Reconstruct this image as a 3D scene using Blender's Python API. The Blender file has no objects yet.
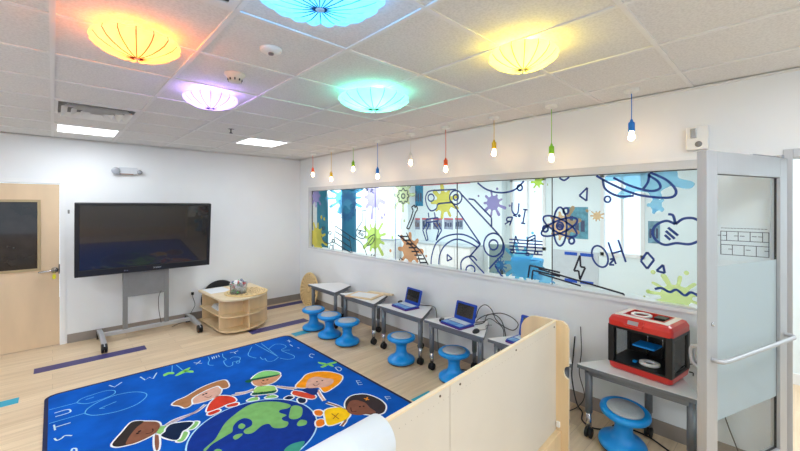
import bpy, math, random
from mathutils import Vector, Matrix
from mathutils.geometry import tessellate_polygon
random.seed(4)
C = bpy.context.scene.collection
PI = math.pi
# ---------------------------------------------------------------- camera model (800x451 frame)
FPX, CX, HY, YAW, CAMZ = 370.0, 400.0, 206.0, math.radians(43.2), 1.81
FW = (math.sin(YAW), math.cos(YAW)); RT = (math.cos(YAW), -math.sin(YAW))
def ray(px, py):
    u = (px-CX)/FPX; v = (HY-py)/FPX
    return (FW[0]+u*RT[0], FW[1]+u*RT[1], v)
def on_z(px, py, z):
    d = ray(px, py); t = (z-CAMZ)/d[2]; return (d[0]*t, d[1]*t, z)
def on_x(px, py, x):
    d = ray(px, py); t = x/d[0]; return (x, d[1]*t, CAMZ+d[2]*t)
def on_y(px, py, y):
    d = ray(px, py); t = y/d[1]; return (d[0]*t, y, CAMZ+d[2]*t)
W, D, CE = 3.5, 6.56, 2.703          # window wall, back wall, ceiling
LW, FR = -2.3, -3.0                  # left wall, wall behind the camera
# ---------------------------------------------------------------- materials
def lin(c):
    out = []
    for v in c:
        v = v/255.0
        out.append(v/12.92 if v <= .04045 else ((v+.055)/1.055)**2.4)
    return tuple(out)+(1.0,)
_m = {}
def newmat(name):
    m = bpy.data.materials.new(name); m.use_nodes = True
    return m, m.node_tree.nodes, m.node_tree.links, m.node_tree.nodes['Principled BSDF']
def P(name, rgb, rough=.5, metal=0, var=.04, scale=12, bump=0, stretch=(1,1,1), spec=.5, coat=0):
    if name in _m: return _m[name]
    m, n, l, b = newmat(name)
    col = lin(rgb)
    tc = n.new('ShaderNodeTexCoord'); mp = n.new('ShaderNodeMapping'); mp.inputs['Scale'].default_value = stretch
    l.new(tc.outputs['Object'], mp.inputs['Vector'])
    nz = n.new('ShaderNodeTexNoise'); nz.inputs['Scale'].default_value = scale; nz.inputs['Detail'].default_value = 5
    l.new(mp.outputs[0], nz.inputs['Vector'])
    cr = n.new('ShaderNodeValToRGB')
    cr.color_ramp.elements[0].position = .3; cr.color_ramp.elements[1].position = .7
    cr.color_ramp.elements[0].color = tuple(c*(1-var) for c in col[:3])+(1,)
    cr.color_ramp.elements[1].color = tuple(min(1, c*(1+var)) for c in col[:3])+(1,)
    l.new(nz.outputs['Fac'], cr.inputs[0]); l.new(cr.outputs[0], b.inputs['Base Color'])
    b.inputs['Roughness'].default_value = rough; b.inputs['Metallic'].default_value = metal
    b.inputs['Specular IOR Level'].default_value = spec
    if coat: b.inputs['Coat Weight'].default_value = coat
    if bump:
        bp = n.new('ShaderNodeBump'); bp.inputs['Strength'].default_value = bump; bp.inputs['Distance'].default_value = .002
        l.new(nz.outputs['Fac'], bp.inputs['Height']); l.new(bp.outputs[0], b.inputs['Normal'])
    _m[name] = m; return m
def emit(name, rgb, s):
    if name in _m: return _m[name]
    m, n, l, b = newmat(name)
    b.inputs['Base Color'].default_value = (.8, .8, .8, 1)
    b.inputs['Emission Color'].default_value = lin(rgb); b.inputs['Emission Strength'].default_value = s
    _m[name] = m; return m
def film(name, rgb, opacity, trans=None):
    """coloured see-through vinyl: tinted transparency mixed with a diffuse and a translucent face"""
    if name in _m: return _m[name]
    m, n, l, b = newmat(name); n.remove(b)
    out = n['Material Output']; c = lin(rgb)
    tr = n.new('ShaderNodeBsdfTransparent'); tr.inputs[0].default_value = lin(trans) if trans else c
    di = n.new('ShaderNodeBsdfDiffuse'); di.inputs[0].default_value = c
    tl = n.new('ShaderNodeBsdfTranslucent'); tl.inputs[0].default_value = c
    mx = n.new('ShaderNodeMixShader'); mx.inputs[0].default_value = .5
    l.new(di.outputs[0], mx.inputs[1]); l.new(tl.outputs[0], mx.inputs[2])
    m2 = n.new('ShaderNodeMixShader'); m2.inputs[0].default_value = opacity
    l.new(tr.outputs[0], m2.inputs[1]); l.new(mx.outputs[0], m2.inputs[2])
    l.new(m2.outputs[0], out.inputs[0])
    _m[name] = m; return m
def glass(name, tint=(250, 253, 253), refl=.6):
    if name in _m: return _m[name]
    m, n, l, b = newmat(name); n.remove(b)
    out = n['Material Output']
    tr = n.new('ShaderNodeBsdfTransparent'); tr.inputs[0].default_value = lin(tint)
    gl = n.new('ShaderNodeBsdfGlossy'); gl.inputs['Roughness'].default_value = .02
    fr = n.new('ShaderNodeFresnel'); fr.inputs[0].default_value = 1.4
    mu = n.new('ShaderNodeMath'); mu.operation = 'MULTIPLY'; mu.inputs[1].default_value = refl
    ge = n.new('ShaderNodeNewGeometry'); iv = n.new('ShaderNodeMath'); iv.operation = 'SUBTRACT'; iv.inputs[0].default_value = 1; l.new(ge.outputs['Backfacing'], iv.inputs[1])
    m3 = n.new('ShaderNodeMath'); m3.operation = 'MULTIPLY'; l.new(fr.outputs[0], m3.inputs[0]); l.new(iv.outputs[0], m3.inputs[1]); l.new(m3.outputs[0], mu.inputs[0])
    mx = n.new('ShaderNodeMixShader'); l.new(mu.outputs[0], mx.inputs[0])
    l.new(tr.outputs[0], mx.inputs[1]); l.new(gl.outputs[0], mx.inputs[2]); l.new(mx.outputs[0], out.inputs[0])
    _m[name] = m; return m
def floor_mat():
    m, n, l, b = newmat('wood_plank_floor')
    tc = n.new('ShaderNodeTexCoord')
    br = n.new('ShaderNodeTexBrick'); br.inputs['Scale'].default_value = 1
    br.inputs['Brick Width'].default_value = 1.2; br.inputs['Row Height'].default_value = .152
    br.inputs['Mortar Size'].default_value = .0012; br.inputs['Mortar Smooth'].default_value = .3; br.offset = .37
    br.inputs['Color1'].default_value = lin((232, 209, 178)); br.inputs['Color2'].default_value = lin((218, 192, 160))
    br.inputs['Mortar'].default_value = lin((176, 152, 126)); br.inputs['Bias'].default_value = -.1
    l.new(tc.outputs['Object'], br.inputs['Vector'])
    mp = n.new('ShaderNodeMapping'); mp.inputs['Scale'].default_value = (1.1, 16, 1)
    l.new(tc.outputs['Object'], mp.inputs['Vector'])
    nz = n.new('ShaderNodeTexNoise'); nz.inputs['Scale'].default_value = 1.6; nz.inputs['Detail'].default_value = 7; nz.inputs['Roughness'].default_value = .6
    l.new(mp.outputs[0], nz.inputs['Vector'])
    cr = n.new('ShaderNodeValToRGB'); cr.color_ramp.elements[0].position = .35; cr.color_ramp.elements[1].position = .68
    cr.color_ramp.elements[0].color = (.80, .77, .72, 1); cr.color_ramp.elements[1].color = (1, 1, 1, 1)
    l.new(nz.outputs['Fac'], cr.inputs[0])
    mx = n.new('ShaderNodeMix'); mx.data_type = 'RGBA'; mx.blend_type = 'MULTIPLY'; mx.inputs[0].default_value = .85
    l.new(br.outputs['Color'], mx.inputs[6]); l.new(cr.outputs[0], mx.inputs[7]); l.new(mx.outputs[2], b.inputs['Base Color'])
    b.inputs['Roughness'].default_value = .42
    return m
def wood(name, rgb, var=.10, stretch=(1, 1, .12), rough=.42, scale=9):
    return P(name, rgb, rough, 0, var, scale, 0, stretch)
def ceiling_mat():
    m, n, l, b = newmat('acoustic_tile')
    tc = n.new('ShaderNodeTexCoord')
    nz = n.new('ShaderNodeTexNoise'); nz.inputs['Scale'].default_value = 85; nz.inputs['Detail'].default_value = 4
    l.new(tc.outputs['Object'], nz.inputs['Vector'])
    cr = n.new('ShaderNodeValToRGB'); cr.color_ramp.elements[0].position = .32; cr.color_ramp.elements[1].position = .6
    cr.color_ramp.elements[0].color = lin((216, 215, 213)); cr.color_ramp.elements[1].color = lin((229, 228, 226))
    l.new(nz.outputs['Fac'], cr.inputs[0]); l.new(cr.outputs[0], b.inputs['Base Color'])
    bp = n.new('ShaderNodeBump'); bp.inputs['Strength'].default_value = .15; bp.inputs['Distance'].default_value = .003
    l.new(nz.outputs['Fac'], bp.inputs['Height']); l.new(bp.outputs[0], b.inputs['Normal'])
    b.inputs['Roughness'].default_value = .95
    return m
M_wall = P('white_wall_paint', (234, 236, 238), .85, var=.012, scale=3)
M_wall2 = P('cool_white_wall_paint', (232, 243, 247), .85, var=.01, scale=3)
M_trim = P('white_trim_paint', (236, 237, 238), .5, var=.01)
M_base = P('taupe_rubber_base', (150, 140, 132), .6)
M_grid = P('white_ceiling_grid', (229, 228, 227), .5, var=.01)
M_birch = wood('birch_wood', (228, 200, 158))
M_birchl = wood('pale_birch_edge', (230, 210, 176), var=.06)
M_birchd = wood('door_maple', (218, 192, 160), var=.08, stretch=(1, 1, .25), scale=4)
M_cream = P('cream_laminate', (214, 205, 191), .45, var=.015, scale=5)
M_whlam = P('white_laminate', (232, 232, 234), .35, var=.01)
M_gedge = P('grey_plastic_edge', (104, 109, 116), .5)
M_gsteel = P('grey_powder_steel', (116, 122, 130), .42, .35)
M_alu = P('brushed_aluminium', (178, 179, 182), .4, .45, var=.03, stretch=(20, 20, .4))
M_silver = P('silver_metal', (190, 192, 196), .25, .9)
M_black = P('black_plastic', (20, 20, 22), .4)
M_rubber = P('black_rubber', (24, 24, 26), .6)
M_blue = P('sky_blue_plastic', (16, 146, 226), .35)
M_seat = P('grey_seat_pad', (176, 181, 188), .6, var=.06, scale=60)
M_stand = P('stand_grey_metal', (134, 134, 134), .45, .3)
M_lapblue = P('royal_blue_plastic', (10, 66, 172), .35)
M_purple = P('purple_plastic', (86, 30, 120), .45)
M_key = P('light_blue_keys', (205, 220, 235), .5)
M_screen = P('dark_glossy_screen', (18, 16, 16), .22, spec=1.0, coat=1.0)
M_red = P('red_gloss_plastic', (205, 42, 34), .3, coat=.3)
M_paper = P('white_paper', (232, 236, 240), .7, var=.01)
M_white = P('white_plastic', (236, 235, 231), .45, var=.01)
M_purpf = P('purple_floor_tile', (64, 58, 114), .45)
M_tealf = P('teal_floor_tile', (30, 160, 190), .45)
M_dark = P('dark_grey_metal', (60, 60, 64), .5, .3)
M_glass = glass('clear_glass')
M_frost = film('frosted_film', (212, 222, 226), .78, (228, 238, 240))
# ---------------------------------------------------------------- mesh builder
class MB:
    def __init__(s): s.v = []; s.f = []; s.mi = []; s.sm = []; s.mats = []
    def m(s, mat):
        if mat not in s.mats: s.mats.append(mat)
        return s.mats.index(mat)
    def add(s, vs, fs, mat=None, smooth=False, mx=None):
        o = len(s.v)
        if mx is not None: vs = [tuple(mx @ Vector(v)) for v in vs]
        s.v += [tuple(v) for v in vs]
        k = s.m(mat) if mat else 0
        for f in fs: s.f.append([i+o for i in f]); s.mi.append(k); s.sm.append(smooth)
        return s
    def box(s, x0, x1, y0, y1, z0, z1, mat=None, mx=None):
        vs = [(x, y, z) for z in (z0, z1) for y in (y0, y1) for x in (x0, x1)]
        fs = [(0, 2, 3, 1), (4, 5, 7, 6), (0, 1, 5, 4), (2, 6, 7, 3), (0, 4, 6, 2), (1, 3, 7, 5)]
        return s.add(vs, fs, mat, False, mx)
    def lathe(s, prof, n=32, mat=None, c=(0, 0, 0), mx=None, smooth=True, cap=True):
        vs = []; fs = []
        for r, z in prof:
            for i in range(n):
                a = 2*PI*i/n; vs.append((c[0]+r*math.cos(a), c[1]+r*math.sin(a), c[2]+z))
        for j in range(len(prof)-1):
            for i in range(n):
                k = (i+1) % n; fs.append((j*n+i, j*n+k, (j+1)*n+k, (j+1)*n+i))
        if cap:
            if prof[0][0] > 1e-5: fs.append(tuple(range(n-1, -1, -1)))
            if prof[-1][0] > 1e-5: fs.append(tuple((len(prof)-1)*n+i for i in range(n)))
        return s.add(vs, fs, mat, smooth, mx)
    def tube(s, pts, r, n=8, mat=None, smooth=True, mx=None):
        pts = [Vector(p) for p in pts]; vs = []; fs = []; prev = None
        for i, p in enumerate(pts):
            t = (pts[min(i+1, len(pts)-1)]-pts[max(i-1, 0)]).normalized()
            if prev is None:
                a = Vector((0, 0, 1)) if abs(t.z) < .9 else Vector((1, 0, 0)); u = t.cross(a).normalized()
            else:
                u = (prev-t*prev.dot(t)).normalized()
            prev = u; w = t.cross(u); rr = r[i] if isinstance(r, (list, tuple)) else r
            for k in range(n):
                a = 2*PI*k/n; vs.append(tuple(p+u*math.cos(a)*rr+w*math.sin(a)*rr))
        for j in range(len(pts)-1):
            for k in range(n):
                q = (k+1) % n; fs.append((j*n+k, j*n+q, (j+1)*n+q, (j+1)*n+k))
        fs.append(tuple(range(n-1, -1, -1))); fs.append(tuple((len(pts)-1)*n+k for k in range(n)))
        return s.add(vs, fs, mat, smooth, mx)
    def prism(s, poly, z0, z1, mat=None, mx=None, side=None):
        n = len(poly)
        a = sum(poly[i][0]*poly[(i+1) % n][1]-poly[(i+1) % n][0]*poly[i][1] for i in range(n))
        if a < 0: poly = poly[::-1]
        tri = tessellate_polygon([[Vector((x, y, 0)) for x, y in poly]])
        vs = [(x, y, z1) for x, y in poly]+[(x, y, z0) for x, y in poly]
        top = []
        for t in tri:
            p, q, r = [poly[i] for i in t]
            cr = (q[0]-p[0])*(r[1]-p[1])-(q[1]-p[1])*(r[0]-p[0])
            top.append(tuple(t) if cr > 0 else tuple(t[::-1]))
        s.add(vs, top+[tuple(i+n for i in t[::-1]) for t in top], mat, False, mx)
        s.add(vs, [(i, i+n, (i+1) % n+n, (i+1) % n) for i in range(n)], side or mat, False, mx)
        return s
    def build(s, name, mat=None, parent=None, bevel=0, seg=2, loc=None):
        me = bpy.data.meshes.new(name); me.from_pydata(s.v, [], s.f)
        mats = s.mats or [mat]
        if s.mats and mat and len(s.mats) == 0: mats = [mat]
        for q in mats: me.materials.append(q)
        for p, k, sm in zip(me.polygons, s.mi, s.sm): p.material_index = k; p.use_smooth = sm
        me.update()
        o = bpy.data.objects.new(name, me); C.objects.link(o)
        if parent: o.parent = parent
        if loc: o.location = loc
        if bevel:
            b = o.modifiers.new('bevel', 'BEVEL'); b.width = bevel; b.segments = seg; b.limit_method = 'ANGLE'; b.angle_limit = math.radians(40)
        return o
def thing(name, label, cat, loc=(0, 0, 0), rotz=0, group=None):
    o = bpy.data.objects.new(name, None); C.objects.link(o); o.empty_display_size = .05
    o.location = loc; o.rotation_euler = (0, 0, rotz); o['label'] = label; o['category'] = cat
    if group: o['group'] = group
    return o
def tag(o, label, cat, group=None):
    o['label'] = label; o['category'] = cat
    if group: o['group'] = group
    return o
def struct(o, label=None):
    o['kind'] = 'structure'
    if label: o['label'] = label
    return o
def dup(root, loc, rotz, label, group=None):
    r = root.copy(); C.objects.link(r); r.location = loc; r.rotation_euler = (0, 0, rotz); r['label'] = label
    if group: r['group'] = group
    for ch in list(root.children):
        c = ch.copy(); C.objects.link(c); c.parent = r
        for g in list(ch.children):
            d = g.copy(); C.objects.link(d); d.parent = c
    return r
def rrect(x0, x1, y0, y1, r, n=5):
    pts = []
    for cx, cy, a0 in ((x1-r, y1-r, 0), (x0+r, y1-r, 90), (x0+r, y0+r, 180), (x1-r, y0+r, 270)):
        for i in range(n+1):
            a = math.radians(a0+90*i/n); pts.append((cx+r*math.cos(a), cy+r*math.sin(a)))
    return pts
def smooth(pts, closed=False, k=6):
    if len(pts) < 3: return list(pts)
    n = len(pts); out = []
    rng = range(n) if closed else range(n-1)
    for i in rng:
        if closed: p = [pts[(i+j-1) % n] for j in range(4)]
        else: p = [pts[max(0, min(n-1, i+j-1))] for j in range(4)]
        for q in range(k):
            t = q/k
            out.append(tuple(.5*((2*p[1][c])+(-p[0][c]+p[2][c])*t+(2*p[0][c]-5*p[1][c]+4*p[2][c]-p[3][c])*t*t
                       + (-p[0][c]+3*p[1][c]-3*p[2][c]+p[3][c])*t**3) for c in range(len(pts[0]))))
    if not closed: out.append(tuple(pts[-1]))
    return out
def area(name, loc, sx, sy, power, col=(1, 1, 1), rot=(0, 0, 0)):
    l = bpy.data.lights.new(name, 'AREA'); l.shape = 'RECTANGLE'; l.size = sx; l.size_y = sy; l.energy = power; l.color = col
    o = bpy.data.objects.new(name, l); C.objects.link(o); o.location = loc; o.rotation_euler = rot; return o
def point(name, loc, power, col, r=.04, parent=None):
    l = bpy.data.lights.new(name, 'POINT'); l.energy = power; l.color = col; l.shadow_soft_size = r
    o = bpy.data.objects.new(name, l); C.objects.link(o); o.location = loc
    if parent: o.parent = parent
    return o
# ================================================================ ROOM SHELL
X2, Y2, FX = 7.4, 10.0, 5.5            # room beyond the glass: far wall, end wall, corridor wall
fl = struct(MB().box(LW, X2, FR, Y2, -.1, 0).build('floor', floor_mat()))
FS = [('purple', M_purpf, -.15, .87, 5.60, 5.775), ('purple', M_purpf, 2.05, 2.95, 5.22, 5.41), ('purple', M_purpf, 2.56, 3.49, 6.28, 6.46),
      ('teal', M_tealf, 2.46, 2.70, 4.74, 4.88), ('teal', M_tealf, -1.2, -.23, 4.88, 5.02), ('teal', M_tealf, 2.44, 2.68, 2.40, 2.45)]
for nm, mt, x0, x1, y0, y1 in FS:
    o = MB().box(x0, x1, y0, y1, 0, .0015).build('floor_stripe', mt, fl); o['label'] = nm+' inlaid floor stripe'
ce = struct(MB().box(LW, W, FR, D, CE, CE+.1).build('ceiling', ceiling_mat()))
gb = MB()
gx = [i*.61 for i in range(-3, 6)]; gy = [2.353+.61*i for i in range(-8, 7)]
for x in gx: gb.box(x-.012, x+.012, FR, D, CE-.008, CE+.001)
for y in gy: gb.box(LW, W, y-.012, y+.012, CE-.0075, CE+.001)
gb.build('ceiling_grid', M_grid, ce)
ab = MB(); ab.box(LW, W, D-.022, D, CE-.02, CE-.0085); ab.box(W-.022, W, FR, D-.023, CE-.02, CE-.0085)
ab.build('wall_angle', M_grid, ce)
# back wall with the maple door opening
DX1 = .07; DX0 = -.86; DZ = 2.10
wb = MB(); wb.box(DX1, W+.15, D, D+.15, 0, CE); wb.box(LW-.1, DX0, D, D+.15, 0, CE); wb.box(DX0, DX1, D, D+.15, DZ, CE)
struct(wb.build('wall_back', M_wall))
struct(MB().box(LW-.1, LW, FR, D, 0, CE).build('wall_left', M_wall))
fw = MB(); fw.box(LW-.1, -1.7, FR-.15, FR, 0, CE); fw.box(2.6, W+.15, FR-.15, FR, 0, CE); fw.box(-1.7, 2.6, FR-.15, FR, 0, .9); fw.box(-1.7, 2.6, FR-.15, FR, 2.35, CE)
struct(fw.build('wall_front', M_wall))
w2 = MB()
for x in (-1.7, -.27, 1.17, 2.55): w2.box(x, x+.05, FR-.1, FR-.05, .9, 2.35)
w2.box(-1.7, 2.6, FR-.1, FR-.05, .9, .95); w2.box(-1.7, 2.6, FR-.1, FR-.05, 2.3, 2.35)
w2 = struct(w2.build('window_2', M_alu)); MB().box(-1.66, 2.56, FR-.08, FR-.074, .94, 2.31).build('glass_pane', M_glass, w2)
# window wall
WY0, WY1, WZ0, WZ1 = .40, 6.22, 1.03, 2.155
OY0, OY1, OZ = -.94, .008, 2.16        # doorway
wr = MB()
wr.box(W, W+.15, WY1, D, 0, CE); wr.box(W, W+.15, WY0, WY1, 0, WZ0); wr.box(W, W+.15, WY0, WY1, WZ1, CE)
wr.box(W, W+.15, OY1, WY0, 0, CE); wr.box(W, W+.15, OY0, OY1, OZ, CE); wr.box(W, W+.15, FR, OY0, 0, CE)
struct(wr.build('wall_right', M_wall))
bb = MB(); bb.box(DX1+.07, W, D-.008, D, 0, .115); struct(bb.build('baseboard_back', M_base))
bb = MB(); bb.box(W-.008, W, .09, D-.008, 0, .115); struct(bb.build('baseboard_right', M_base))
# interior window
wn = MB(); fr = .055
wn.box(W-.012, W+.15, WY0, WY1, WZ1-.065, WZ1, None); wn.box(W-.012, W+.15, WY0, WY1, WZ0, WZ0+.018)
wn.box(W-.012, W+.15, WY1-.035, WY1, WZ0+.018, WZ1-.065); wn.box(W-.012, W+.15, WY0, WY0+.035, WZ0+.018, WZ1-.065)
wn = struct(wn.build('window_1', P('window_frame_paint', (206, 208, 210), .5, var=.01)), 'long interior window with vinyl drawings on its glass')
lip = MB(); lip.box(W-.016, W-.012, WY0-.03, WY1+.03, WZ1, WZ1+.03); lip.box(W-.016, W-.012, WY1, WY1+.03, WZ0-.02, WZ1); lip.box(W-.016, W, WY0-.03, WY1+.03, WZ0-.028, WZ0)
lip.build('window_trim', M_trim, wn)
GX = W+.045
seams = [WY0+.035, on_x(552, 230, GX)[1], on_x(457, 230, GX)[1], on_x(375, 215, GX)[1], WY1-.035]
for a, b in zip(seams, seams[1:]):
    MB().box(GX, GX+.008, a+.002, b-.002, WZ0+.018, WZ1-.065).build('glass_pane', M_glass, wn)
gs = MB()
for a in seams[1:-1]: gs.box(GX-.001, GX+.009, a-.0035, a+.0035, WZ0+.018, WZ1-.065)
gs.box(GX-.004, GX+.012, WY1-.043, WY1-.035, WZ0+.018, WZ1-.065); gs.box(GX-.004, GX+.012, WY0, WY1-.043, WZ1-.071, WZ1-.065)
gs.build('glass_gasket', M_dark, wn)
# ---- room beyond the glass
struct(MB().box(W+.15, X2, FR, Y2, CE, CE+.1).build('ceiling_beyond', M_wall2))
wf = MB()
wz = [(1.75, 2.45), (3.5, 4.3)]
ys = [FR, wz[0][0], wz[0][1], wz[1][0], wz[1][1], Y2+.1]
for i in (0, 2, 4): wf.box(X2, X2+.1, ys[i], ys[i+1], 0, CE)
for a, b in wz: wf.box(X2, X2+.1, a, b, 0, .9); wf.box(X2, X2+.1, a, b, 2.4, CE)
struct(wf.build('wall_far', M_wall2))
for i, (a, b) in enumerate(wz):
    f = MB(); f.box(X2-.02, X2+.06, a, a+.06, .9, 2.4); f.box(X2-.02, X2+.06, b-.06, b, .9, 2.4); f.box(X2-.02, X2+.06, a, b, .9, .96)
    f.box(X2-.02, X2+.06, a, b, 2.34, 2.4); f.box(X2, X2+.05, (a+b)/2-.02, (a+b)/2+.02, .96, 2.34)
    f = struct(f.build('window_%d' % (i+3), M_trim)); MB().box(X2+.03, X2+.036, a+.05, b-.05, .95, 2.35).build('glass_pane', M_glass, f)
struct(MB().box(W+.15, X2, Y2, Y2+.1, 0, CE).build('wall_end', M_wall2))
struct(MB().box(W+.15, X2, FR-.1, FR, 0, CE).build('wall_corridor_end', M_wall2))
cw = MB(); cw.box(FX, FX+.1, FR, .45, 0, CE); struct(cw.build('wall_corridor', M_wall2))
struct(MB().box(FX-.012, FX, FR, .45, 0, .11).build('baseboard_corridor', M_trim))
# corner posts / pilasters beyond the glass
pl = MB(); pl.box(X2-.2, X2, 4.4, 4.75, 0, CE); pl.box(X2-.3, X2, 7.25, 7.5, 0, CE)
struct(pl.build('trim_1', M_wall2))
# ---- maple door
dr = struct(MB().box(DX0+.03, DX1-.004, D+.005, D+.05, .008, DZ-.01).build('door_1', M_birchd), 'light maple door with a tall dark window')
fm = MB(); fm.box(DX1, DX1+.055, D-.012, D, 0, DZ+.055); fm.box(DX0-.055, DX0, D-.012, D, 0, DZ+.055); fm.box(DX0, DX1, D-.012, D, DZ, DZ+.055)
struct(fm.build('trim_2', M_trim))
a = on_y(-30, 204, D); wx1 = -.14; wx0 = -.62; wz0, wz1 = 1.02, 1.86
f = MB()
for bx in ((wx0-.03, wx0, wz0-.03, wz1+.03), (wx1, wx1+.03, wz0-.03, wz1+.03), (wx0, wx1, wz1, wz1+.03), (wx0, wx1, wz0-.03, wz0)):
    f.box(bx[0], bx[1], D-.008, D+.006, bx[2], bx[3])
f.build('window_frame', P('tan_metal', (172, 152, 116), .5), dr, .002)
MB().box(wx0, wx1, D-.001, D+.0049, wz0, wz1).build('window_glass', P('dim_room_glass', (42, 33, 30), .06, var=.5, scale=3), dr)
h = MB(); mx = Matrix.Translation((.02, D+.004, .98)) @ Matrix.Rotation(PI/2, 4, 'X')
h.lathe([(.036, 0), (.036, .008), (.02, .014), (.016, .055), (.016, .06)], 20, None, mx=mx)
h.tube([(.02, D-.05, .98), (-.03, D-.055, .978), (-.11, D-.05, .972), (-.13, D-.045, .971)], .011)
hd = h.build('door_handle', M_silver, dr)
k = MB(); k.tube([(.015, D-.052, .972), (.012, D-.055, .93)], .003); k.add([(0, D-.056, .93), (.03, D-.056, .93), (.034, D-.056, .885), (.015, D-.056, .865), (-.004, D-.056, .885), (0, D-.05, .93), (.03, D-.05, .93), (.034, D-.05, .885), (.015, D-.05, .865), (-.004, D-.05, .885)],
    [(4, 3, 2, 1, 0), (5, 6, 7, 8, 9), (0, 1, 6, 5), (1, 2, 7, 6), (2, 3, 8, 7), (3, 4, 9, 8), (4, 0, 5, 9)])
k.build('key_tag', P('yellow_plastic', (226, 222, 40), .4), hd)
MB().box(DX1-.012, DX1-.001, D-.006, D+.004, .93, 1.05).build('strike_plate', M_dark, dr)
# ---- glass door leaf, open into the room
dl = bpy.data.objects.new('door_2', None); C.objects.link(dl); struct(dl, 'open glass door with frosted band and long handle bar')
dl.location = (3.452, .052, 0); dl.rotation_euler = (0, 0, math.atan2(.295, -.85))
L = .90; T = .024; TZ = 2.115
b = MB(); b.box(0, .09, -T, T, .01, TZ); b.box(L-.105, L, -T, T, .01, TZ); b.box(.09, L-.105, -T, T, TZ-.125, TZ); b.box(.09, L-.105, -T, T, .01, .27)
b.build('door_frame', M_alu, dl, .003)
g = MB(); g.box(.088, .092, -.006, .006, .27, TZ-.125); g.box(L-.107, L-.103, -.006, .006, .27, TZ-.125); g.box(.092, L-.107, -.006, .006, TZ-.128, TZ-.124); g.box(.092, L-.107, -.006, .006, .268, .273)
g.build('gasket', M_black, dl)
MB().box(.092, L-.107, -.004, .004, .27, TZ-.125).build('glass_pane', M_glass, dl)
MB().box(.093, L-.108, .0045, .0055, .60, 1.47).build('frosted_film', M_frost, dl)
b = MB(); b.tube(smooth([(L-.05, T, .965), (L-.055, T+.035, .966), (L-.085, T+.05, .968), (L-.18, T+.052, .97), (.16, T+.052, .985), (.06, T+.05, .988), (.035, T+.035, .99), (.03, T, .99)], k=5), .0125, 10)
b.build('push_bar', M_alu, dl)
b = MB(); b.tube(smooth([(L-.05, -T, .90), (L-.05, -T-.045, .92), (L-.05, -T-.05, 1.0), (L-.05, -T, 1.02)], k=5), .012, 10); b.build('pull_handle', M_alu, dl)
b = MB(); b.lathe([(.011, 0), (.011, .006), (.006, .008)], 14, mx=Matrix.Translation((L-.052, T, 1.16)) @ Matrix.Rotation(-PI/2, 4, 'X')); b.build('lock_cylinder', M_silver, dl)
b = MB(); b.box(.02, .30, -.04, -.025, TZ+.002, TZ+.02); b.box(.0, .03, -.04, .01, TZ+.002, TZ+.024); b.build('door_closer_arm', M_silver, dl)
j = MB(); j.box(W-.008, W+.16, OY1-.003, OY1+.042, 0, OZ+.02); j.box(W-.008, W+.16, OY0-.03, OY0+.045, 0, OZ+.02); j.box(W-.008, W+.16, OY0+.045, OY1-.003, OZ-.035, OZ+.02)
struct(j.build('trim_3', M_alu, None, .003))
# ================================================================ LIGHT FIXTURES IN THE CEILING
M_diff = emit('lit_diffuser', (250, 252, 255), 3.2)
def panel(x0, y0, label, power, first=[None]):
    t = thing('ceiling_light', label, 'light', (x0+.305, y0+.305, CE), 0, 'square light panels in the tile ceiling')
    f = MB()
    for q in ((-.293, .293, -.293, -.265), (-.293, .293, .265, .293), (-.293, -.265, -.265, .265), (.265, .293, -.265, .265)): f.box(*q, -.012, 0)
    f.build('frame', M_grid, t); MB().box(-.265, .265, -.265, .265, -.006, -.001).build('diffuser', M_diff, t)
    o = area('panel_lamp', (0, 0, -.02), .5, .5, power, (.87, .94, 1)); o.parent = t
    return t
panel(0, 5.403, 'lit square ceiling panel near the back wall, behind the louvred vent', 13)
panel(1.83, 4.793, 'lit square ceiling panel above the shelf corner, right of the sprinkler head', 15)
for x, y, pw in ((-1.83, 3.57, 34), (0, -.697, 13), (1.83, -.697, 15), (-1.22, 1.13, 34), (0, -2.527, 26), (1.83, -2.527, 22)):
    panel(x, y, 'added unseen ceiling panel that brightens the room', pw)  # extra panels out of view, added to light the room
# vents
t = thing('ceiling_vent', 'white louvred air diffuser in the ceiling before the light panel', 'vent', (.305, 4.488, CE))
f = MB()
for q in ((-.29, .29, -.29, -.27), (-.29, .29, .27, .29), (-.29, -.27, -.27, .27), (.27, .29, -.27, .27)): f.box(*q, -.012, 0)
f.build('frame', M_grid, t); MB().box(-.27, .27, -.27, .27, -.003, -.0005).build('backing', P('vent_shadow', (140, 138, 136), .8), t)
for k_ in range(4):
    s = .25-.065*k_; lv = MB(); q = .045
    for sx in (1, -1):
        lv.add([(sx*s, -s, -.045), (sx*s, s, -.045), (sx*(s-q), s-q, -.006), (sx*(s-q), -s+q, -.006)], [(0, 1, 2, 3)])
        lv.add([(-s, sx*s, -.045), (s, sx*s, -.045), (s-q, sx*(s-q), -.006), (-s+q, sx*(s-q), -.006)], [(0, 1, 2, 3)])
    o = lv.build('louvre', M_white, t); sd = o.modifiers.new('solid', 'SOLIDIFY'); sd.thickness = .0015
t = thing('ceiling_vent', 'slatted return air grille in the ceiling at the top edge, by the blue light shade', 'vent', (.305, 1.438, CE))
f = MB()
for q in ((-.29, .29, -.29, -.25), (-.29, .29, .25, .29), (-.29, -.25, -.25, .25), (.25, .29, -.25, .25)): f.box(*q, -.01, 0)
f.build('frame', M_grid, t); MB().box(-.25, .25, -.25, .25, -.003, -.0005).build('backing', P('vent_dark', (50, 50, 52), .8), t)
for k_ in range(14):
    y = -.235+.036*k_; MB().box(-.25, .25, y-.004, y+.004, -.009, -.003).build('slat', M_dark, t)
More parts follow.
